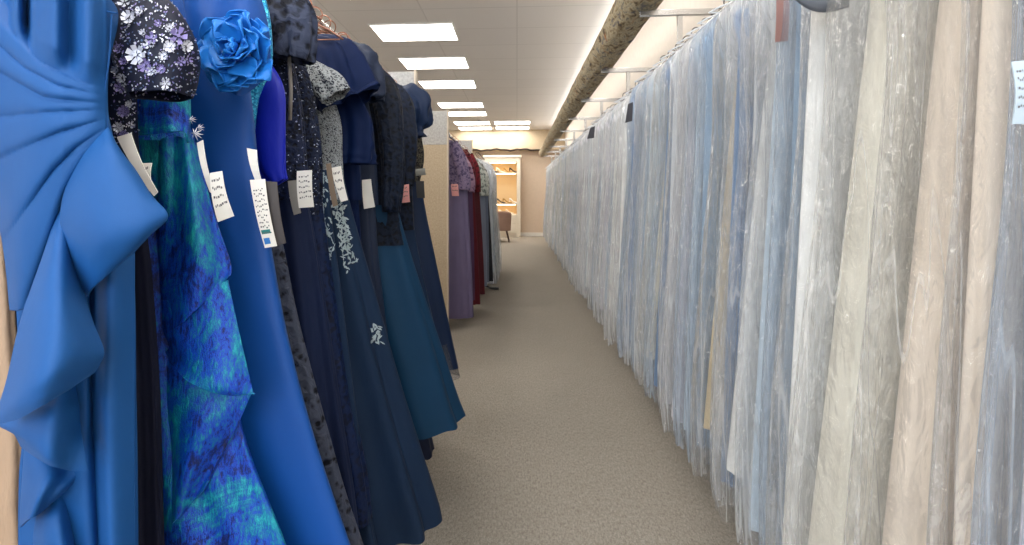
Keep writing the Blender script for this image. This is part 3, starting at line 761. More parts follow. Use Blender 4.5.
# ================= G8: navy sequin jacket gown
G = gown('navy sequin lace gown with big white label beside the embroidered gown', 1.08)
sq = lace('navy_beaded_lace', (4, 7, 20), (18, 28, 54), 110, .5, bump=.8, sparkle=(190, 200, 220))
loft('bodice', sq, G, prof(1.08, [(276, 20), (302, 60), (314, 100), (320, 140), (322, 176), (322, 215)], (.03, .035), (.002, .003), xl=-.82), 22)
loft('skirt', lace('navy_net_lace', (4, 14, 38), (10, 28, 64), 80, .5, bump=.5), G, prof(1.08, [(321, 200), (328, 250), (340, 330), (352, 400), (366, 470), (372, 520)], (.03, .055), (.003, .009), xl=-.9), 23, ks=(7, 15, 23))
price_tag(G, .90, [(297, 171), (312, 170), (314, 207), (299, 208)], 5)
# ================= G9: silver embroidered gown
nv = fabric('deep_navy_crepe', (8, 34, 62), .8, .0, var=.15, wrinkle=.3, weave=500, wst=.3)
G = gown('deep navy gown embroidered with silver leaves down the skirt', 1.22)
loft('bodice', lace('silver_navy_lace', (14, 22, 44), (150, 156, 160), 300, .46, bump=.8, metal=.2), G, prof(1.22, [(300, 40), (325, 80), (340, 120), (342, 160), (344, 200)], (.035, .04), (.002, .003), xl=-.82), 24)
# two front skirts (folded over each other)
s1 = loft('skirt', nv, G, prof(1.24, [(340, 165), (347, 200), (359, 250), (374, 310), (391, 380), (410, 450), (430, 520), (433, 536)], (.04, .12), (.004, .030), xl=-.9, sway=.04), 31, ks=(5, 8, 13), n=180, m=90)
s2 = loft('skirt_fold', nv, G, prof(1.10, [(328, 170), (333, 220), (342, 290), (352, 370), (362, 450), (372, 520), (384, 580)], (.02, .055), (.002, .018), xl=-.88), 33, ks=(6, 9, 15), n=140, m=80)
loft('lining', plain('pale_lining', (170, 190, 200), .6), G, prof(1.24, [(380, 400), (392, 500), (398, 540)], (.03, .05), (.003, .008), xl=-.8), 34)
sleeve('sleeve', lace('silver_striped_mesh', (16, 24, 44), (150, 156, 160), 200, .5, bump=.6, metal=.2), G, [(P(303, 62, 1.15), .02, .014), (P(316, 76, 1.14), .034, .03), (P(328, 86, 1.13), .036, .034), (P(336, 97, 1.13), .030, .030)], 6, ks=(2, 5), amp=.004)
R = random.Random(8); tr = bvh([s1, s2]); mb = MB()
for (x0, y0, x1, y1, n_) in ((318, 150, 322, 205, 60), (322, 200, 330, 262, 50), (338, 200, 350, 268, 60), (330, 176, 344, 232, 70), (345, 235, 356, 262, 20), (372, 322, 380, 346, 12)):
    for k in range(n_):
        s = R.random(); x = x0+(x1-x0)*s+R.uniform(-5, 5)*(1.2-s*.6); y = y0+(y1-y0)*s+R.uniform(-3, 3)
        leaf(mb, tr, x+R.uniform(-3, 3), y+R.uniform(-3, 3), R.uniform(3.5, 7), R.uniform(1.1, 2.2), R.uniform(.2, 2.8))
for k in range(11):
    leaf(mb, tr, 374+R.uniform(-4, 5), 334+R.uniform(-10, 10), R.uniform(4, 8), R.uniform(1.5, 2.5), R.uniform(.9, 2.4))
for (pts) in ([(322, 205), (326, 225), (334, 245), (327, 268)], [(340, 205), (345, 230), (348, 262)], [(331, 180), (336, 205), (341, 240), (345, 270)]):
    for a, b in zip(pts, pts[1:]):
        for q in range(8):
            s = q/8; leaf(mb, tr, a[0]+(b[0]-a[0])*s, a[1]+(b[1]-a[1])*s, 4, .9, math.atan2(b[1]-a[1], b[0]-a[0]))
mb.build('silver_embroidery', plain('silver_thread', (150, 166, 172), .45, .35), G)['kind'] = 'stuff'
price_tag(G, 1.05, [(331, 168), (341, 166), (348, 200), (341, 202)], 3)
price_tag(G, 1.04, [(326, 164), (331, 163), (338, 205), (333, 207)], 0, mat=plain('brown_card', (120, 104, 88), .7))
# ================= G10: smooth navy with flared cape sleeve
ink = fabric('ink_blue_satin', (2, 22, 60), .7, .0, wrinkle=.15, var=.12, spec=.15, sheentint=(60, 100, 180))
G = gown('smooth ink blue gown with wide bell sleeve over the embroidered gown', 1.36)
loft('bodice', ink, G, prof(1.36, [(320, 40), (345, 80), (356, 120), (360, 170), (362, 200)], (.035, .04), (.002, .004), xl=-.82), 25)
loft('skirt', ink, G, prof(1.38, [(358, 190), (361, 240), (366, 330), (374, 420), (380, 480)], (.03, .05), (.003, .008), xl=-.88), 26)
sleeve('sleeve', ink, G, [(P(311, 42, 1.28), .026, .02), (P(325, 56, 1.26), .066, .04), (P(336, 76, 1.25), .074, .06), (P(341, 100, 1.25), .078, .07), (P(345, 108, 1.25), .076, .072)], 2, n=60, ks=(2, 3, 7), amp=.011, noisy=.10)
sleeve('sleeve', ink, G, [(P(340, 96, 1.30), .034, .02), (P(350, 122, 1.29), .055, .03), (P(352, 150, 1.29), .055, .035), (P(352, 164, 1.29), .055, .035)], 12, n=60, ks=(3, 5, 8), amp=.010, noisy=.12)
# ================= G11
sat = fabric('navy_stretch_satin', (4, 24, 52), .6, .0, wrinkle=.4, spec=.35)
G = gown('navy satin gown with gathered puffed shoulder beyond the bell sleeve', 1.50)
loft('bodice', sat, G, prof(1.50, [(335, 50), (362, 86), (372, 120), (376, 160), (378, 205)], (.035, .04), (.002, .004), xl=-.82), 27)
loft('skirt', sat, G, prof(1.50, [(374, 195), (377, 250), (386, 330), (398, 420), (406, 480)], (.03, .05), (.003, .008), xl=-.88), 28)
sleeve('sleeve', sat, G, [(P(344, 50, 1.45), .03, .02), (P(358, 62, 1.44), .050, .036), (P(368, 80, 1.44), .046, .04), (P(371, 100, 1.44), .036, .036)], 7, ks=(3, 6), amp=.008, noisy=.25)
price_tag(G, 1.40, [(362, 180), (371, 179), (375, 207), (364, 209)], 0)
# ================= G12 teal crepe with lace top
dk = lace('ink_lace', (4, 8, 18), (16, 26, 44), 70, .5, bump=.9)
teal = fabric('teal_navy_crepe', (4, 52, 84), .7, .0, wrinkle=.2, var=.12, wscale=5, sheentint=(60, 130, 180))
G = gown('teal navy crepe gown with black lace long-sleeved top and wide flared skirt', 1.68)
loft('bodice', dk, G, prof(1.66, [(352, 66), (380, 96), (390, 130), (394, 170), (400, 225), (404, 245)], (.04, .045), (.002, .004), xl=-.82), 29)
loft('skirt', teal, G, prof(1.66, [(396, 205), (404, 240), (420, 300), (437, 360), (452, 415), (459, 436)], (.05, .15), (.004, .032), xl=-.92, sway=.12), 30, ks=(4, 7, 10), n=180, m=80, hem=.006)
loft('underskirt', fabric('black_navy_crepe', (8, 20, 48), .7, .05), G, prof(1.80, [(394, 230), (408, 320), (422, 400), (434, 456)], (.03, .08), (.003, .014), xl=-.9, sway=.04), 35, ks=(4, 7, 10), hem=.01)
sleeve('sleeve', dk, G, [(P(368, 70, 1.60), .03, .02), (P(384, 92, 1.59), .046, .036), (P(390, 130, 1.58), .040, .034), (P(393, 170, 1.58), .036, .03), (P(391, 212, 1.58), .028, .026)], 8, ks=(4, 9), amp=.003, noisy=.12)
# ================= G13
G = gown('dark navy lace gown whose lace cuff holds a pink label', 1.90)
lc = lace('navy_guipure', (4, 8, 18), (18, 28, 48), 55, .5, bump=.9)
loft('bodice', lc, G, prof(1.90, [(372, 78), (398, 104), (408, 140), (412, 190), (414, 230)], (.04, .045), (.002, .004), xl=-.8), 36)
loft('skirt', fabric('petrol_crepe', (6, 34, 64), .7, .0, wrinkle=.2), G, prof(1.92, [(412, 210), (418, 250), (430, 310), (441, 360), (446, 386)], (.04, .08), (.003, .020), xl=-.88, sway=.05), 37, ks=(4, 7, 10))
sleeve('sleeve', lc, G, [(P(388, 86, 1.84), .03, .02), (P(400, 104, 1.83), .046, .034), (P(406, 140, 1.82), .042, .03), (P(404, 186, 1.82), .036, .028)], 13, ks=(4, 9), amp=.003, noisy=.1)
price_tag(G, 1.76, [(399, 186), (409, 184), (410, 202), (401, 203)], 3, mat=M['pink'])
price_tag(G, 1.78, [(390, 190), (399, 189), (400, 196), (391, 196)], 0)
R = random.Random(9); mb = MB()
o = [q for q in G.children if q.name.startswith('skirt')][0]; tr = bvh([o])
for k in range(26):
    s = R.random(); leaf(mb, tr, 412+12*s+R.uniform(-2, 2), 205+60*s, R.uniform(2, 4), R.uniform(.8, 1.5), R.uniform(.5, 2.5))
mb.build('silver_embroidery', plain('silver_thread_dim', (110, 130, 150), .45, .35), G)['kind'] = 'stuff'
# ================= G14 ruffle sleeve, beaded top, tulle hem
G = gown('navy gown with tied ruffle sleeve and sheer hem, last before the partition', 2.20)
nn = fabric('navy_chiffon', (6, 30, 62), .6, .0, wrinkle=.5)
loft('bodice', lace('gold_beaded_navy', (10, 12, 20), (70, 66, 58), 120, .55, bump=.8, sparkle=(150, 140, 110)), G, prof(2.20, [(394, 96), (416, 118), (423, 145), (424, 160), (420, 182)], (.04, .045), (.002, .003), xl=-.8), 38)
loft('skirt', nn, G, prof(2.22, [(419, 176), (425, 215), (434, 265), (444, 320), (452, 362), (454, 372)], (.05, .11), (.003, .020), xl=-.88, sway=.06), 39, ks=(4, 7, 10))
ov = NT('sheer_navy_tulle'); ov.set(Base_Color=srgb(90, 96, 110), Roughness=.8)
ov.b.inputs['Alpha'].default_value = .45
loft('tulle_hem', ov.m, G, prof(2.22, [(448, 345), (453, 366), (456, 382)], (.10, .115), (.006, .014), xl=-.86, y0=.05), 40, ks=(4, 7, 10), m=12)
sleeve('sleeve', nn, G, [(P(398, 92, 2.12), .03, .02), (P(410, 100, 2.10), .062, .05), (P(417, 114, 2.10), .060, .05), (P(414, 128, 2.10), .036, .03), (P(414, 137, 2.10), .045, .04)], 14, n=56, ks=(3, 7), amp=.010, noisy=.45)
price_tag(G, 2.05, [(415, 169), (425, 168), (426, 175), (416, 176)], 0, mat=plain('grey_label', (120, 120, 116), .6))
price_tag(G, 2.06, [(416, 181), (424, 181), (425, 198), (417, 198)], 0, mat=plain('black_label', (40, 40, 42), .6))
# extra dark gowns glimpsed only as shoulders between the named ones
for k, (y, px, lab) in enumerate(((1.80, 388, 'black evening gown squeezed behind the lace sleeve gown'), (2.06, 402, 'black evening gown squeezed in front of the tied ruffle sleeve'))):
    G = gown(lab, y)
    xr = P(px, 120, y).x
    loft('gown_body', fabric('black_crepe', (10, 16, 34), .8, .0), G, [(1.70, -.66, -.60, y, .01, .001), (1.62, -.78, xr-.05, y, .02, .002), (1.5, -.80, xr-.01, y, .022, .002), (1.2, -.82, xr-.01, y, .022, .003), (.9, -.84, xr-.01, y, .022, .004), (.3, -.88, xr+.0, y, .024, .005)], 50+k, ks=(5, 9))
for k in range(11):
    y = 1.20+k*.115
    r0 = thing('wire_hanger', 'copper wire hanger crowded on the left rail above the navy gowns', 'hanger', (LX, y, 1.65), 'copper wire hangers on the left rail')
    R = random.Random(k); a = R.uniform(-.25, .25)
    h = MB(); b = MB(); hanger_geo(h, b, 0, 0, 0, .12+.02*R.random(), .06)
    rot = lambda v: Vector((LX+v.x*math.cos(a), y+v.x*math.sin(a), LZ+.012+v.z))
    mesh('wire_body', [rot(v) for v in b.v], b.f, M['copper'], r0); mesh('hook', [rot(v) for v in h.v], h.f, M['copper'], r0)
# ================= second rack beyond the partition
def small_gown(lab, Y, top, body, skirt, cols, wd=.2, sw=.05, dd=.08, slv=True, hemz=.1):
    G = gown(lab, Y, half=.15)
    (px0, py0), (px1, py1), (px2, py2) = top
    m1, m2 = cols
    loft('bodice', m1, G, prof(Y, [(px0-7, py0), (px0+1, py0+6), (px1, (py0+py1)/2), (px1-1, py1)], (.035, .05), (.003, .005), xl=-.82), int(Y*10), ks=(4, 7), n=64, m=24)
    rows = prof(Y, [(px1-1, py1-4), ((px1+px2)/2, (py1+py2)/2), (px2, py2)], (.05, dd), (.004, .012), xl=-.86)
    loft('skirt', m2, G, rows, int(Y*10)+1, ks=(5, 9, 14), n=90, m=40)
    if slv:
        sleeve('sleeve', m1, G, [(P(px0-4, py0+2, Y-.05), .03, .02), (P(px0, py0+16, Y-.06), .055, .04), (P(px1-4, py1-12, Y-.06), .05, .04), (P(px1-4, py1, Y-.06), .045, .04)], int(Y*7), n=24, m=14, ks=(3, 5), amp=.006)
    return G
ml = lace('mauve_beaded_lace', (72, 62, 92), (116, 102, 128), 40, .5, sparkle=(190, 170, 200))
mv_ = fabric('dusty_purple_chiffon', (104, 94, 124), .7, .1, wrinkle=.3)
G = small_gown('dusty purple gown with lace sleeve and pink label, just past the beige partition', 4.45, ((458, 140), (468, 190), (473, 317)), None, None, (ml, mv_), dd=.07)
price_tag(G, 4.33, [(451, 184), (458, 184), (459, 196), (452, 196)], 2, mat=M['pink'])
small_gown('mauve floral beaded gown behind the dusty purple gown', 4.66, ((463, 148), (473, 192), (474, 300)), None, None, (lace('plum_floral_lace', (70, 50, 80), (150, 120, 140), 30, .5), fabric('plum_crepe', (76, 50, 80), .7)), dd=.06)
red = fabric('burgundy_chiffon', (88, 16, 28), .7, .1, wrinkle=.5)
small_gown('burgundy gown with ruffled shoulder, in front of the taller deep red one', 4.86, ((468, 148), (475, 190), (480, 304)), None, None, (lace('burgundy_lace', (56, 10, 20), (100, 22, 36), 40, .5), red), dd=.06)
small_gown('deep red gown with ruffled sleeve beside the silver lace gown', 5.08, ((474, 152), (480, 192), (484, 294)), None, None, (lace('crimson_lace', (60, 10, 18), (108, 24, 34), 34, .5), fabric('crimson_crepe', (76, 12, 22), .6)), dd=.06)
sg = lace('silver_sage_sequin', (96, 104, 100), (176, 180, 172), 34, .5, sparkle=(230, 230, 225))
small_gown('silver sage sequinned gown with grey skirt beside the red gowns', 5.5, ((479, 158), (486, 196), (487, 286)), None, None, (sg, fabric('slate_grey_satin', (116, 124, 140), .5)), dd=.07)
small_gown('pale grey lace gown hanging before the black skirt', 5.75, ((481, 160), (489, 196), (489, 282)), None, None, (lace('pewter_lace', (120, 122, 116), (190, 190, 182), 30, .5), fabric('pewter_satin', (96, 104, 122), .5)), dd=.06)
small_gown('black gown with silver lace top ending nearly on the carpet', 6.05, ((484, 162), (489, 194), (493, 281)), None, None, (lace('smoke_lace', (100, 100, 96), (180, 178, 170), 30, .5), fabric('black_satin', (20, 20, 26), .5)), dd=.06)
# black shoe-shaped form put where a dark hem meets the carpet
mb = MB(); yb, xb = 6.2, -.34
vs = []; fs = []; n = 20; rows = ((0, .030, .0, .03), (.25, .036, .0, .035), (.5, .030, .012, .04), (.75, .034, .035, .075), (1, .026, .05, .085))
for i, (s, w, z0, z1) in enumerate(rows):
    for j in range(n):
        a = 2*PI*j/n; vs.append((xb+.10-.24*s, yb+w*math.cos(a), (z0+z1)/2+(z1-z0)/2*math.sin(a)+.002))
fs = [(i*n+j, i*n+(j+1) % n, (i+1)*n+(j+1) % n, (i+1)*n+j) for i in range(len(rows)-1) for j in range(n)]+[tuple(range(n)), tuple((len(rows)-1)*n+j for j in range(n))]
SH = thing('shoe_form', 'small black shoe-shaped form on the carpet under the far black gown', 'shoe', (xb, yb, 0))
mesh('upper', vs, fs, M['dark'], SH)
MB().tube([(xb-.12, yb, .06), (xb-.13, yb, .0)], [.014, .006], 10).build('heel', M['dark'], SH, True)

# ribbon loops that carry the strapless gowns on their hangers
rib = plain('satin_ribbon_loop', (30, 34, 60), .5)
for o in list(C.objects):
    if not o.name.startswith('evening_gown'): continue
    body = next((c for c in o.children if c.name.split('.')[0] in ('bodice', 'gown_body') and len(c.data.vertices) > 200 and not c.modifiers), None) or next((c for c in o.children if c.name.startswith('skirt')), None)
    if body is None: continue
    w = wloc(body); vs_ = [v.co+w for v in body.data.vertices]; zt_ = max(v.z for v in vs_); top_ = [v for v in vs_ if v.z > zt_-.02]
    if zt_ > 1.66: continue
    xa, xb = min(v.x for v in top_), max(v.x for v in top_); Y = o.location.y; yt = sum(v.y for v in top_)/len(top_)
    for s in (-1, 1):
        xh = LX+s*.11; xt = max(xa+.02, min(xb-.02, LX+s*.13)) if s > 0 else xa+.03
        MB().tube([(xh, Y, 1.685), (xh+(xt-xh)*.5, (Y+yt)/2, (1.685+zt_)/2), (xt, yt, zt_-.015)], .0025, 6).build('ribbon_loop', rib, o, True)
# ================================================================== bagged gowns on the right
F1 = film('clear_film', (250, 252, 255), .15, .38); F2 = film('bluish_film', (216, 228, 242), .16, .45); F3 = film('milky_film', (244, 246, 248), .18, .5); F4 = film('thin_film', (250, 250, 250), .09, .15)
G_C = {}
def gm(key, col, rough=.5, **k):
    if key not in G_C: G_C[key] = fabric(key, col, rough, .1, wrinkle=.2, var=.05, wscale=6, **k)
    return G_C[key]
ivory = gm('ivory_satin', (242, 238, 224)); white = gm('white_satin', (246, 246, 244)); cream = gm('cream_satin', (240, 232, 208)); blush = gm('blush_cream_satin', (240, 226, 210))
steel = gm('steel_blue_chiffon', (152, 178, 204)); sky = gm('powder_blue_tulle', (200, 216, 230)); silv = gm('silver_grey_tulle', (212, 216, 222)); lilac = gm('grey_lilac_chiffon', (208, 204, 214))
slb = gm('denim_blue_satin', (104, 140, 184)); champ = gm('champagne_satin', (214, 196, 162)); pewt = gm('dark_grey_crepe', (96, 100, 108)); gry = gm('dove_grey_tulle', (224, 226, 228))
def bag_mesh(seed, hw=.245, th=.06, zb=.18, flare=0, yf=1.0, n=110, m=90, top=2.035, ripple=.010):
    rows = [(top, -.02, .02, 0, .010, .001), (top-.02, -.055, .055, 0, .02, .002), (top-.06, -.14, .14, 0, .03, .005), (top-.11, -hw+.05, hw-.03, 0, th*.8, ripple*.7), (top-.2, -hw+.028, hw, 0, th*.9, ripple), (top-.6, -hw+.016, hw-.01, 0, th, ripple),
            (top-1.1, -hw-.015-flare*.4, hw, 0, th*(1+(yf-1)*.5), ripple), (zb+.3, -hw-.03-flare, hw+.01, 0, th*1.05*yf, ripple*.9), (zb+.08, -hw-.03-flare, hw+.01, 0, th*yf, ripple*.9), (zb, -hw-.02-flare, hw, 0, th*.9*yf, ripple*1.3)]
    return rows
def gown_rows(hw, th, zt, zb, wtop=.16, flare=.0, waist=.13, yf=1.0):
    zz = (zt-.22, zt-.5, zt-.8, zt-1.1, zb+.3, zb); out = [(zt, -.06, .06, 0, .012, .001), (zt-.06, -wtop+.01, wtop-.01, 0, th*.6, .003)]
    for i, z in enumerate(zz):
        t = (zz[0]-z)/(zz[0]-zb); w = wtop-.015+(hw-wtop+.015)*t
        out.append((z, -w-flare*t, w*.96, 0, th*(.68+.22*t)*(1+(yf-1)*t), .003+.011*t))
    return out
HB = MB(); HH = MB(); hanger_geo(HH, HB, 0, 0, .012, .19, .07, .0028, .026)
hook_me = hang_me = None
LOFTS = {}
def shift(rows, x, y):
    return [(z, a+x, b+x, c+y, d, e) for z, a, b, c, d, e in rows]
class Proto: pass
def build_bagged(root, seed, hw, th, zb, flare, gmat, fmat, gz=None, glen=1.5, n=100, m=80, wtop=.17, yf=1.0, pw=.85):
    x, y = root.location.x, root.location.y
    zt = 1.985; gzb = max(zb+.06, zt-glen) if gz is None else gz
    g = loft('gown', gmat, root, shift(gown_rows(hw-.012, th, zt, gzb, wtop, flare, yf=yf), x, y), seed, n=72, m=40, ks=(4, 8, 13), drop=(.30, 1.75), pw=pw)
    b = loft('plastic_bag', fmat, root, shift(bag_mesh(seed, hw, th, zb, flare, yf), x, y), seed+500, n=n, m=m, ks=(5, 9, 17, 27), pw=.9, hem=.016, drift=.9, crease=.5)
    return g, b
def add_hanger(root):
    global hook_me, hang_me
    if hang_me is None:
        x = root.location
        HB2 = MB(); HH2 = MB(); hanger_geo(HH2, HB2, x.x, x.y, RZ+.012, .19, .07, .0028, .026)
        ho = HB2.build('hanger', M['clearwhite'], root, True); h = HH2.build('hook', M['dark'], ho, True)
        hang_me = ho.data; hook_me = h.data
    else:
        ho = link('hanger', hang_me, parent=root); link('hook', hook_me, parent=ho)
# near ones: (Y, half thickness, aisle flare, gown material, film, bag bottom, label)
near = [
 (.60, .045, .00, pewt, F1, .22, 'clear bag with dark grey gown and pale blue paper label at the right edge', 1.5),
 (.705, .050, .02, lilac, F2, .22, 'grey-lilac gown in a bluish clear bag, nearest full-length bag at the right', 1.7),
 (.787, .040, .015, blush, F4, .20, 'slim peach-cream satin gown in a clear bag with bright crinkles, beside the grey-lilac one', 1.75, 1.1),
 (.925, .084, .03, blush, F4, .20, 'wide blush ball gown in a clear bag, left of the slim peach-cream one', 1.75, 1.21),
 (1.108, .086, .04, ivory, F4, .20, 'wide ivory ball gown in a loose clear bag, left of the blush one', 1.75, 1.22),
 (1.24, .042, .03, white, F4, .20, 'slim white gown in a clear bag, right of the tall steel blue bag', 1.75, 1.1),
 (1.335, .050, .0, steel, F2, .20, 'steel blue chiffon gown in a bluish bag, right of the tapering white gown', 1.75),
 (1.445, .050, .01, sky, F1, .19, 'powder blue gown in a clear bag reaching almost to the carpet at the bottom right', 1.75),
 (1.56, .048, .035, white, F4, .22, 'white satin gown with tapering outline in a clear bag, between two blue ones', 1.62, 1.5),
 (1.67, .048, .0, slb, F1, .20, 'denim blue gown in a clear bag, left of the tapering white gown', 1.75),
 (1.79, .050, .02, champ, F4, .20, 'champagne gown folded at the hem in a clear bag, left of the denim blue one', 1.6, 1.3),
 (1.91, .050, .0, steel, F2, .20, 'steel blue gown in a bag with crinkled glossy lower corner, left of the champagne one', 1.75),
 (2.03, .050, .01, sky, F2, .20, 'powder blue gown in a bluish bag, right of the grey-lilac gown with flat hem', 1.75),
 (2.16, .054, .02, lilac, F1, .18, 'grey-lilac chiffon gown in a clear bag with flat square hem mid-rail', 1.75),
 (2.29, .052, .0, silv, F3, .20, 'silver grey gown in a milky bag, left of the square-hemmed lilac one', 1.75),
 (2.42, .052, .02, slb, F2, .22, 'denim blue gown in a bluish bag, right of the pale cream gown mid-rail', 1.7),
 (2.55, .052, .02, cream, F4, .22, 'pale cream gown in a clear bag, mid-rail between denim blue and powder blue', 1.6, 1.4),
 (2.68, .052, .0, sky, F1, .20, 'powder blue gown in a clear bag, left of the mid-rail pale cream gown', 1.75),
 (2.81, .052, .0, steel, F2, .20, 'steel blue gown in a bluish bag under the first visible wall bracket', 1.75),
 (2.94, .052, .015, silv, F1, .20, 'silver grey gown in a clear bag just past the first visible wall bracket', 1.75),
]
R = random.Random(77)
for k, (y, th, fl, gmat, fmat, zb, lab, gl, *yf_) in enumerate(near):
    yf_ = yf_[0] if yf_ else 1.0
    root = thing('bagged_gown', lab, 'dress', (RX, y, zb))
    root.rotation_euler = (0, 0, 0)
    g, b = build_bagged(root, 100+k, .25 if k > 4 else .262, th, zb, fl, gmat, fmat, glen=gl, n=150 if k < 12 else 110, m=110 if k < 12 else 80, yf=yf_, pw=.72 if th > .08 else .85, wtop=.15 if yf_ > 1.2 else (.20, .185, .215)[k % 3])
    add_hanger(root)
    if k == 0:
        price_tag(root, .54, [(1011, 62), (1028, 60), (1028, 124), (1012, 124)], 5, mat=plain('pale_blue_paper', (176, 192, 204), .7), name='paper_label')
    if k == 7:
        price_tag(root, 1.33, [(776, -20), (789, -20), (788, 41), (775, 42)], 0, mat=plain('dusty_rose_card', (150, 112, 106), .7), name='paper_label')
    if k == 4:
        sleeve('sleeve', pewt, root, [(P(796, -10, 1.13), .020, .006), (P(820, -6, 1.13), .040, .008), (P(846, -10, 1.13), .030, .006)], 3, n=24, m=12)
    if k in (17, 19):
        px = 628 if k == 17 else 590
        price_tag(root, y-.05, [(px, 104 if k == 17 else 128), (px+5, 102 if k == 17 else 126), (px+4, 121 if k == 17 else 138), (px-3, 123 if k == 17 else 139)], 0, mat=plain('dark_label', (52, 50, 56), .6), name='paper_label')
# the rest, shared meshes, one object each
protos = []
for q in range(7):
    pr = bpy.data.objects.new('proto', None); pr.location = (0, 0, 0)
    C.objects.link(pr)
    g, b = build_bagged(pr, 300+q, .245, .055, .17+.012*q, (.0, .01, .02, .0, .015, .03, .005)[q], white, F1, glen=(1.7, 1.6, 1.75, 1.5, 1.7, 1.65, 1.75)[q], n=80, m=56, wtop=.21)
    protos.append((g.data, b.data, .17+.012*q))
    bpy.data.objects.remove(g); bpy.data.objects.remove(b); bpy.data.objects.remove(pr)
for g, b, z in protos: g.materials.clear(); b.materials.clear(); g.materials.append(None); b.materials.append(None)
def bagged_copy(q, x, y, gmat, fmat, lab, group, flip=False, z=0):
    gme, bme, zb = protos[q]
    root = thing('bagged_gown', lab, 'dress', (x, y, z), group)
    if flip: root.rotation_euler = (0, 0, PI)
    for nm, me, mt in (('gown', gme, gmat), ('plastic_bag', bme, fmat)):
        o = link(nm, me, parent=root); o.material_slots[0].link = 'OBJECT'; o.material_slots[0].material = mt
        o.location = (0, 0, 0)
    return root
pal = [('silver grey', silv), ('powder blue', sky), ('ivory', ivory), ('steel blue', steel), ('white', white), ('cream', cream), ('grey-lilac', lilac), ('denim blue', slb), ('dove grey', gry), ('champagne', champ), ('dark grey', pewt)]
wts = [5, 5, 4, 5, 3, 3, 4, 2, 5, 2, .4]
y = 3.07; k = 0; last = None
while y < 11.75:
    nm, mt = R.choices(pal, wts)[0]
    if nm == last: continue
    last = nm
    zone = 'between first and third wall brackets' if y < 5.3 else ('past the third wall bracket' if y < 8.2 else 'near the back wall')
    root = bagged_copy(R.randrange(7), RX+R.uniform(-.012, .012), y, mt, R.choice((F1, F2, F3, F1)), '%s bagged gown on the right rail %s' % (nm, zone), '%s gowns on the right rail %s' % (nm, zone))
    root.location.z = R.uniform(-.02, .01)
    ho = link('hanger', hang_me, parent=root); ho.location = (0, 0, 0)
    h = link('hook', hook_me, parent=ho)
    hang_off = True
    dz = R.uniform(.125, .145); y += dz; k += 1
# hanger mesh was built relative to its first root (base z .22): drop the offset for the copies standing at z 0
for o in C.objects:
    if o.name.startswith('hanger') and o.parent and o.parent.name.startswith('bagged_gown') and o.data is hang_me:
        o.location.z = .22-o.parent.location.z if o.parent.location.z > .1 else .22-0
# white hangers without gowns at the far end
for q in range(6):
    y = 11.95+q*.2
    r0 = thing('coat_hanger', 'empty white hanger at the far end of the right rail', 'hanger', (RX, y, .22), 'empty white hangers on the right rail')
    a = link('arms', hang_me, parent=r0); link('hook', hook_me, parent=r0)
# pale blue bagged gowns on the left, before the back wall
for q, (y, nm, mt) in enumerate(((6.62, 'silver grey', silv), (6.86, 'powder blue', sky), (7.08, 'dove grey', gry), (7.3, 'steel blue', sky), (7.52, 'pale blue', gry), (7.74, 'ice blue', sky))):
    nmz = ('first', 'second', 'third', 'fourth', 'fifth', 'last')[q]
    root = bagged_copy(q, LX+.07, y, mt, (F1, F3)[q % 2], 'pale bagged gown on the left rail before the lit cabinet, %s from the partition' % nmz, None, True)
    root.location.z = -.30+.02
    for c_ in root.children: c_.scale = (1, 1, 1)
    ho = link('hanger', hang_me, parent=root); ho.location = (0, 0, .22)
    link('hook', hook_me, parent=ho)

# ================================================================== back wall: lit display cabinet, chair
def W(px, py, y=YF-.4): return P(px, py, y)
cf = plain('cream_lacquer', (224, 214, 196), .5)
t = NT('warm_lit_back'); t.set(Base_Color=srgb(232, 200, 150), Roughness=.6)
x0, x1 = W(484, 0).x, W(520.5, 0).x; zt = W(0, 160).z; yf = YF-.42
K = thing('display_cabinet', 'tall cream display cabinet with warm lit shelves against the back wall', 'cabinet', ((x0+x1)/2, YF-.2, 0))
fr = MB(); fr.bbox(x0, x0+.12, yf, YF, 0, zt, .006).bbox(x1-.11, x1, yf, YF, 0, zt, .006).bbox(x0+.12, x1-.11, yf, YF, zt-.14, zt, .006).bbox(x0-.03, x1+.03, yf-.03, YF, zt, zt+.07, .01)
fr.bbox(x0+.12, x1-.11, yf+.03, YF, .0, .10, .004)
fr.build('case', cf, K)
MB().box(x0+.12, x1-.11, YF-.03, YF-.01, .1, zt-.14).build('back_panel', t.m, K)
MB().bbox(x0+.12, x1-.11, yf, YF-.03, .10, W(0, 213).z, .005).build('drawer_chest', cf, K)
zz = [W(0, 174).z, W(0, 203).z]
for z in zz: MB().bbox(x0+.12, x1-.11, yf+.03, YF-.03, z-.03, z, .003).build('shelf', cf, K)
zd = W(0, 213).z; hh = (zd-.12)/2
for i in range(2):
    d = MB().bbox(x0+.15, x1-.14, yf-.02, yf, .13+hh*i, .09+hh*(i+1), .004).build('drawer', cf, K)
    MB().tube([((x0+x1)/2-.06, yf-.035, .11+hh*(i+.5)), ((x0+x1)/2+.06, yf-.035, .11+hh*(i+.5))], .009, 8).build('handle', M['chrome'], d, True)
t = NT('warm_strip_lamp'); t.set(Base_Color=(1, 1, 1, 1)); t.b.inputs['Emission Color'].default_value = (1, .76, .48, 1); t.b.inputs['Emission Strength'].default_value = 10
for z in (zt-.145, zz[0]-.032, zz[1]-.032):
    MB().box(x0+.16, x1-.15, yf+.05, yf+.09, z-.012, z).build('strip_light', t.m, K)
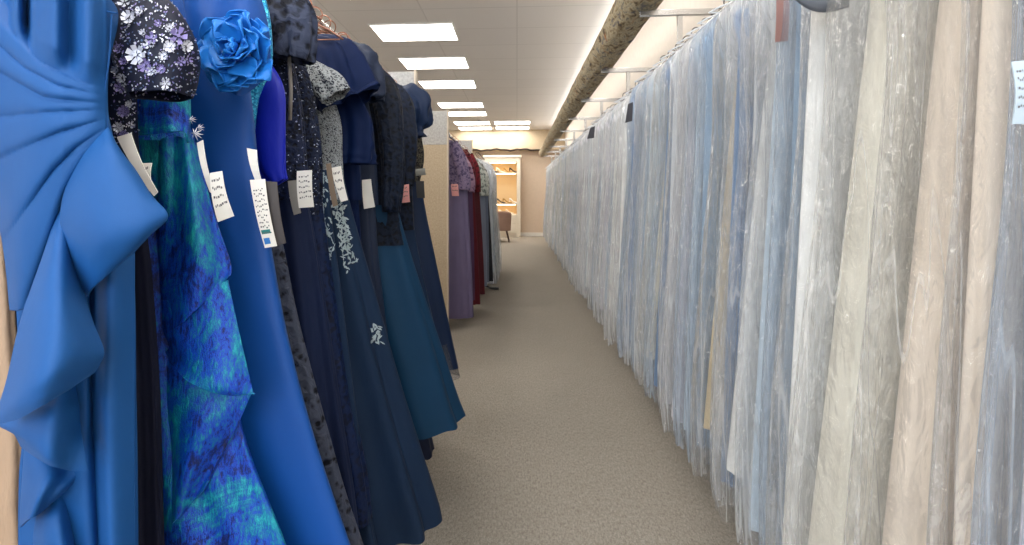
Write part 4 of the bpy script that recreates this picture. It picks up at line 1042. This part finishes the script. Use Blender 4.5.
def display_shoe(x, z, mat, lab, grp, s=1.0):
    r = thing('heeled_shoe', lab, 'shoe', (x, yf+.16, z), grp)
    vs = []; n = 12; rows = ((0, .030, .002, .030), (.3, .036, .002, .04), (.55, .030, .03, .06), (.8, .030, .075, .12), (1, .022, .09, .13))
    for i, (q, w, a, b) in enumerate(rows):
        for j in range(n):
            an = 2*PI*j/n; vs.append((x+s*(.11-.22*q), yf+.16+s*w*math.cos(an), z+s*((a+b)/2+(b-a)/2*math.sin(an))))
    fs = [(i*n+j, i*n+(j+1) % n, (i+1)*n+(j+1) % n, (i+1)*n+j) for i in range(len(rows)-1) for j in range(n)]+[tuple(range(n)), tuple((len(rows)-1)*n+j for j in range(n))]
    mesh('upper', vs, fs, mat, r)
    MB().tube([(x-s*.10, yf+.16, z+s*.095), (x-s*.105, yf+.16, z)], [s*.012, s*.005], 8).build('heel', mat, r, True)
gold = plain('gold_leather', (186, 146, 84), .35, .5); whs = plain('white_leather', (236, 230, 220), .4); blk = plain('black_leather', (30, 24, 24), .4)
xa = x0+.30; stp = (x1-x0-.50)/3
for i, (m_, nm) in enumerate(((blk, 'black'), (whs, 'white'), (gold, 'gold'), (blk, 'black'))):
    display_shoe(xa+stp*i, zz[0], m_, '%s heeled shoe on the top shelf of the lit cabinet%s' % (nm, '' if nm != 'black' else (', beside the white one' if i == 0 else ', at the shelf end')), 'shoes on the top cabinet shelf', 1.25)
for i, (m_, nm) in enumerate(((gold, 'gold'), (blk, 'dark'), (gold, 'gold'), (whs, 'white'))):
    display_shoe(xa+stp*i, zz[1], m_, '%s heeled shoe on the middle shelf of the lit cabinet%s' % (nm, '' if nm != 'gold' else (', at the hidden end' if i == 0 else ', between dark and white ones')), 'shoes on the middle cabinet shelf', 1.25)
for i in range(2):
    display_shoe(xa+.25+stp*1.1*i, zd, whs, 'white heeled shoe on top of the cabinet drawers', 'shoes on the cabinet drawers', 1.1)
# small upholstered chair in front of the cabinet
yc = 12.6; xc = P(500, 0, yc).x; up = fabric('taupe_upholstery', (150, 122, 108), .85, .4); wd = plain('dark_wood', (62, 38, 26), .4)
K = thing('tub_chair', 'small taupe upholstered chair with dark wooden legs in front of the lit cabinet', 'chair', (xc, yc, 0))
vs = []; n = 24; m = 9
for i in range(m):
    for j in range(n+1):
        a = PI*(-.08)+PI*1.16*j/n; z = .30+.52*i/(m-1)*(1-.25*(abs(j/n-.5)*2)**3)
        rr = .29+.02*i/(m-1)
        vs.append((xc+rr*math.cos(a), yc-rr*math.sin(a)*.9, z))
fs = [(i*(n+1)+j, i*(n+1)+j+1, (i+1)*(n+1)+j+1, (i+1)*(n+1)+j) for i in range(m-1) for j in range(n)]
o = mesh('backrest', vs, fs, up, K); md = o.modifiers.new('pad', 'SOLIDIFY'); md.thickness = .06; md.offset = 1
mb = MB(); mb.tube([(xc, yc, .30), (xc, yc, .33), (xc, yc, .42), (xc, yc, .45)], [.24, .265, .265, .24], 24); mb.build('seat', up, K, True)
for sx in (-1, 1):
    for sy in (-1, 1):
        MB().tube([(xc+sx*.17, yc+sy*.16, .31), (xc+sx*.25, yc+sy*.24, 0)], [.022, .012], 10).build('leg', wd, K, True)

# ================================================================== light
w = bpy.data.worlds.new('world'); S.world = w; w.use_nodes = True
bg = w.node_tree.nodes['Background']
sky_t = w.node_tree.nodes.new('ShaderNodeTexSky'); sky_t.sky_type = 'PREETHAM'; sky_t.turbidity = 4; sky_t.sun_direction = (.5, -.3, .6)
w.node_tree.links.new(sky_t.outputs[0], bg.inputs[0]); bg.inputs[1].default_value = .6
L = bpy.data.lights.new('daylight', 'AREA'); L.shape = 'RECTANGLE'; L.size = 5.0; L.size_y = 1.5; L.energy = 135; L.color = (.80, .90, 1.0)
lo = bpy.data.objects.new('daylight', L); C.objects.link(lo); lo.location = (-1.4, YB+.02, 2.08); lo.rotation_euler = (PI/2, 0, 0)  # area lamp standing in for daylight through the added window
S.view_settings.view_transform = 'Standard'; S.view_settings.look = 'None'; S.view_settings.gamma = 1; S.view_settings.use_curve_mapping = False
S.view_settings.exposure = 0.3
S.cycles.transparent_max_bounces = 28; S.cycles.max_bounces = 8; S.cycles.diffuse_bounces = 5; S.cycles.glossy_bounces = 3
S.cycles.use_denoising = True; S.cycles.sample_clamp_indirect = 6; S.cycles.caustics_reflective = False; S.cycles.caustics_refractive = False
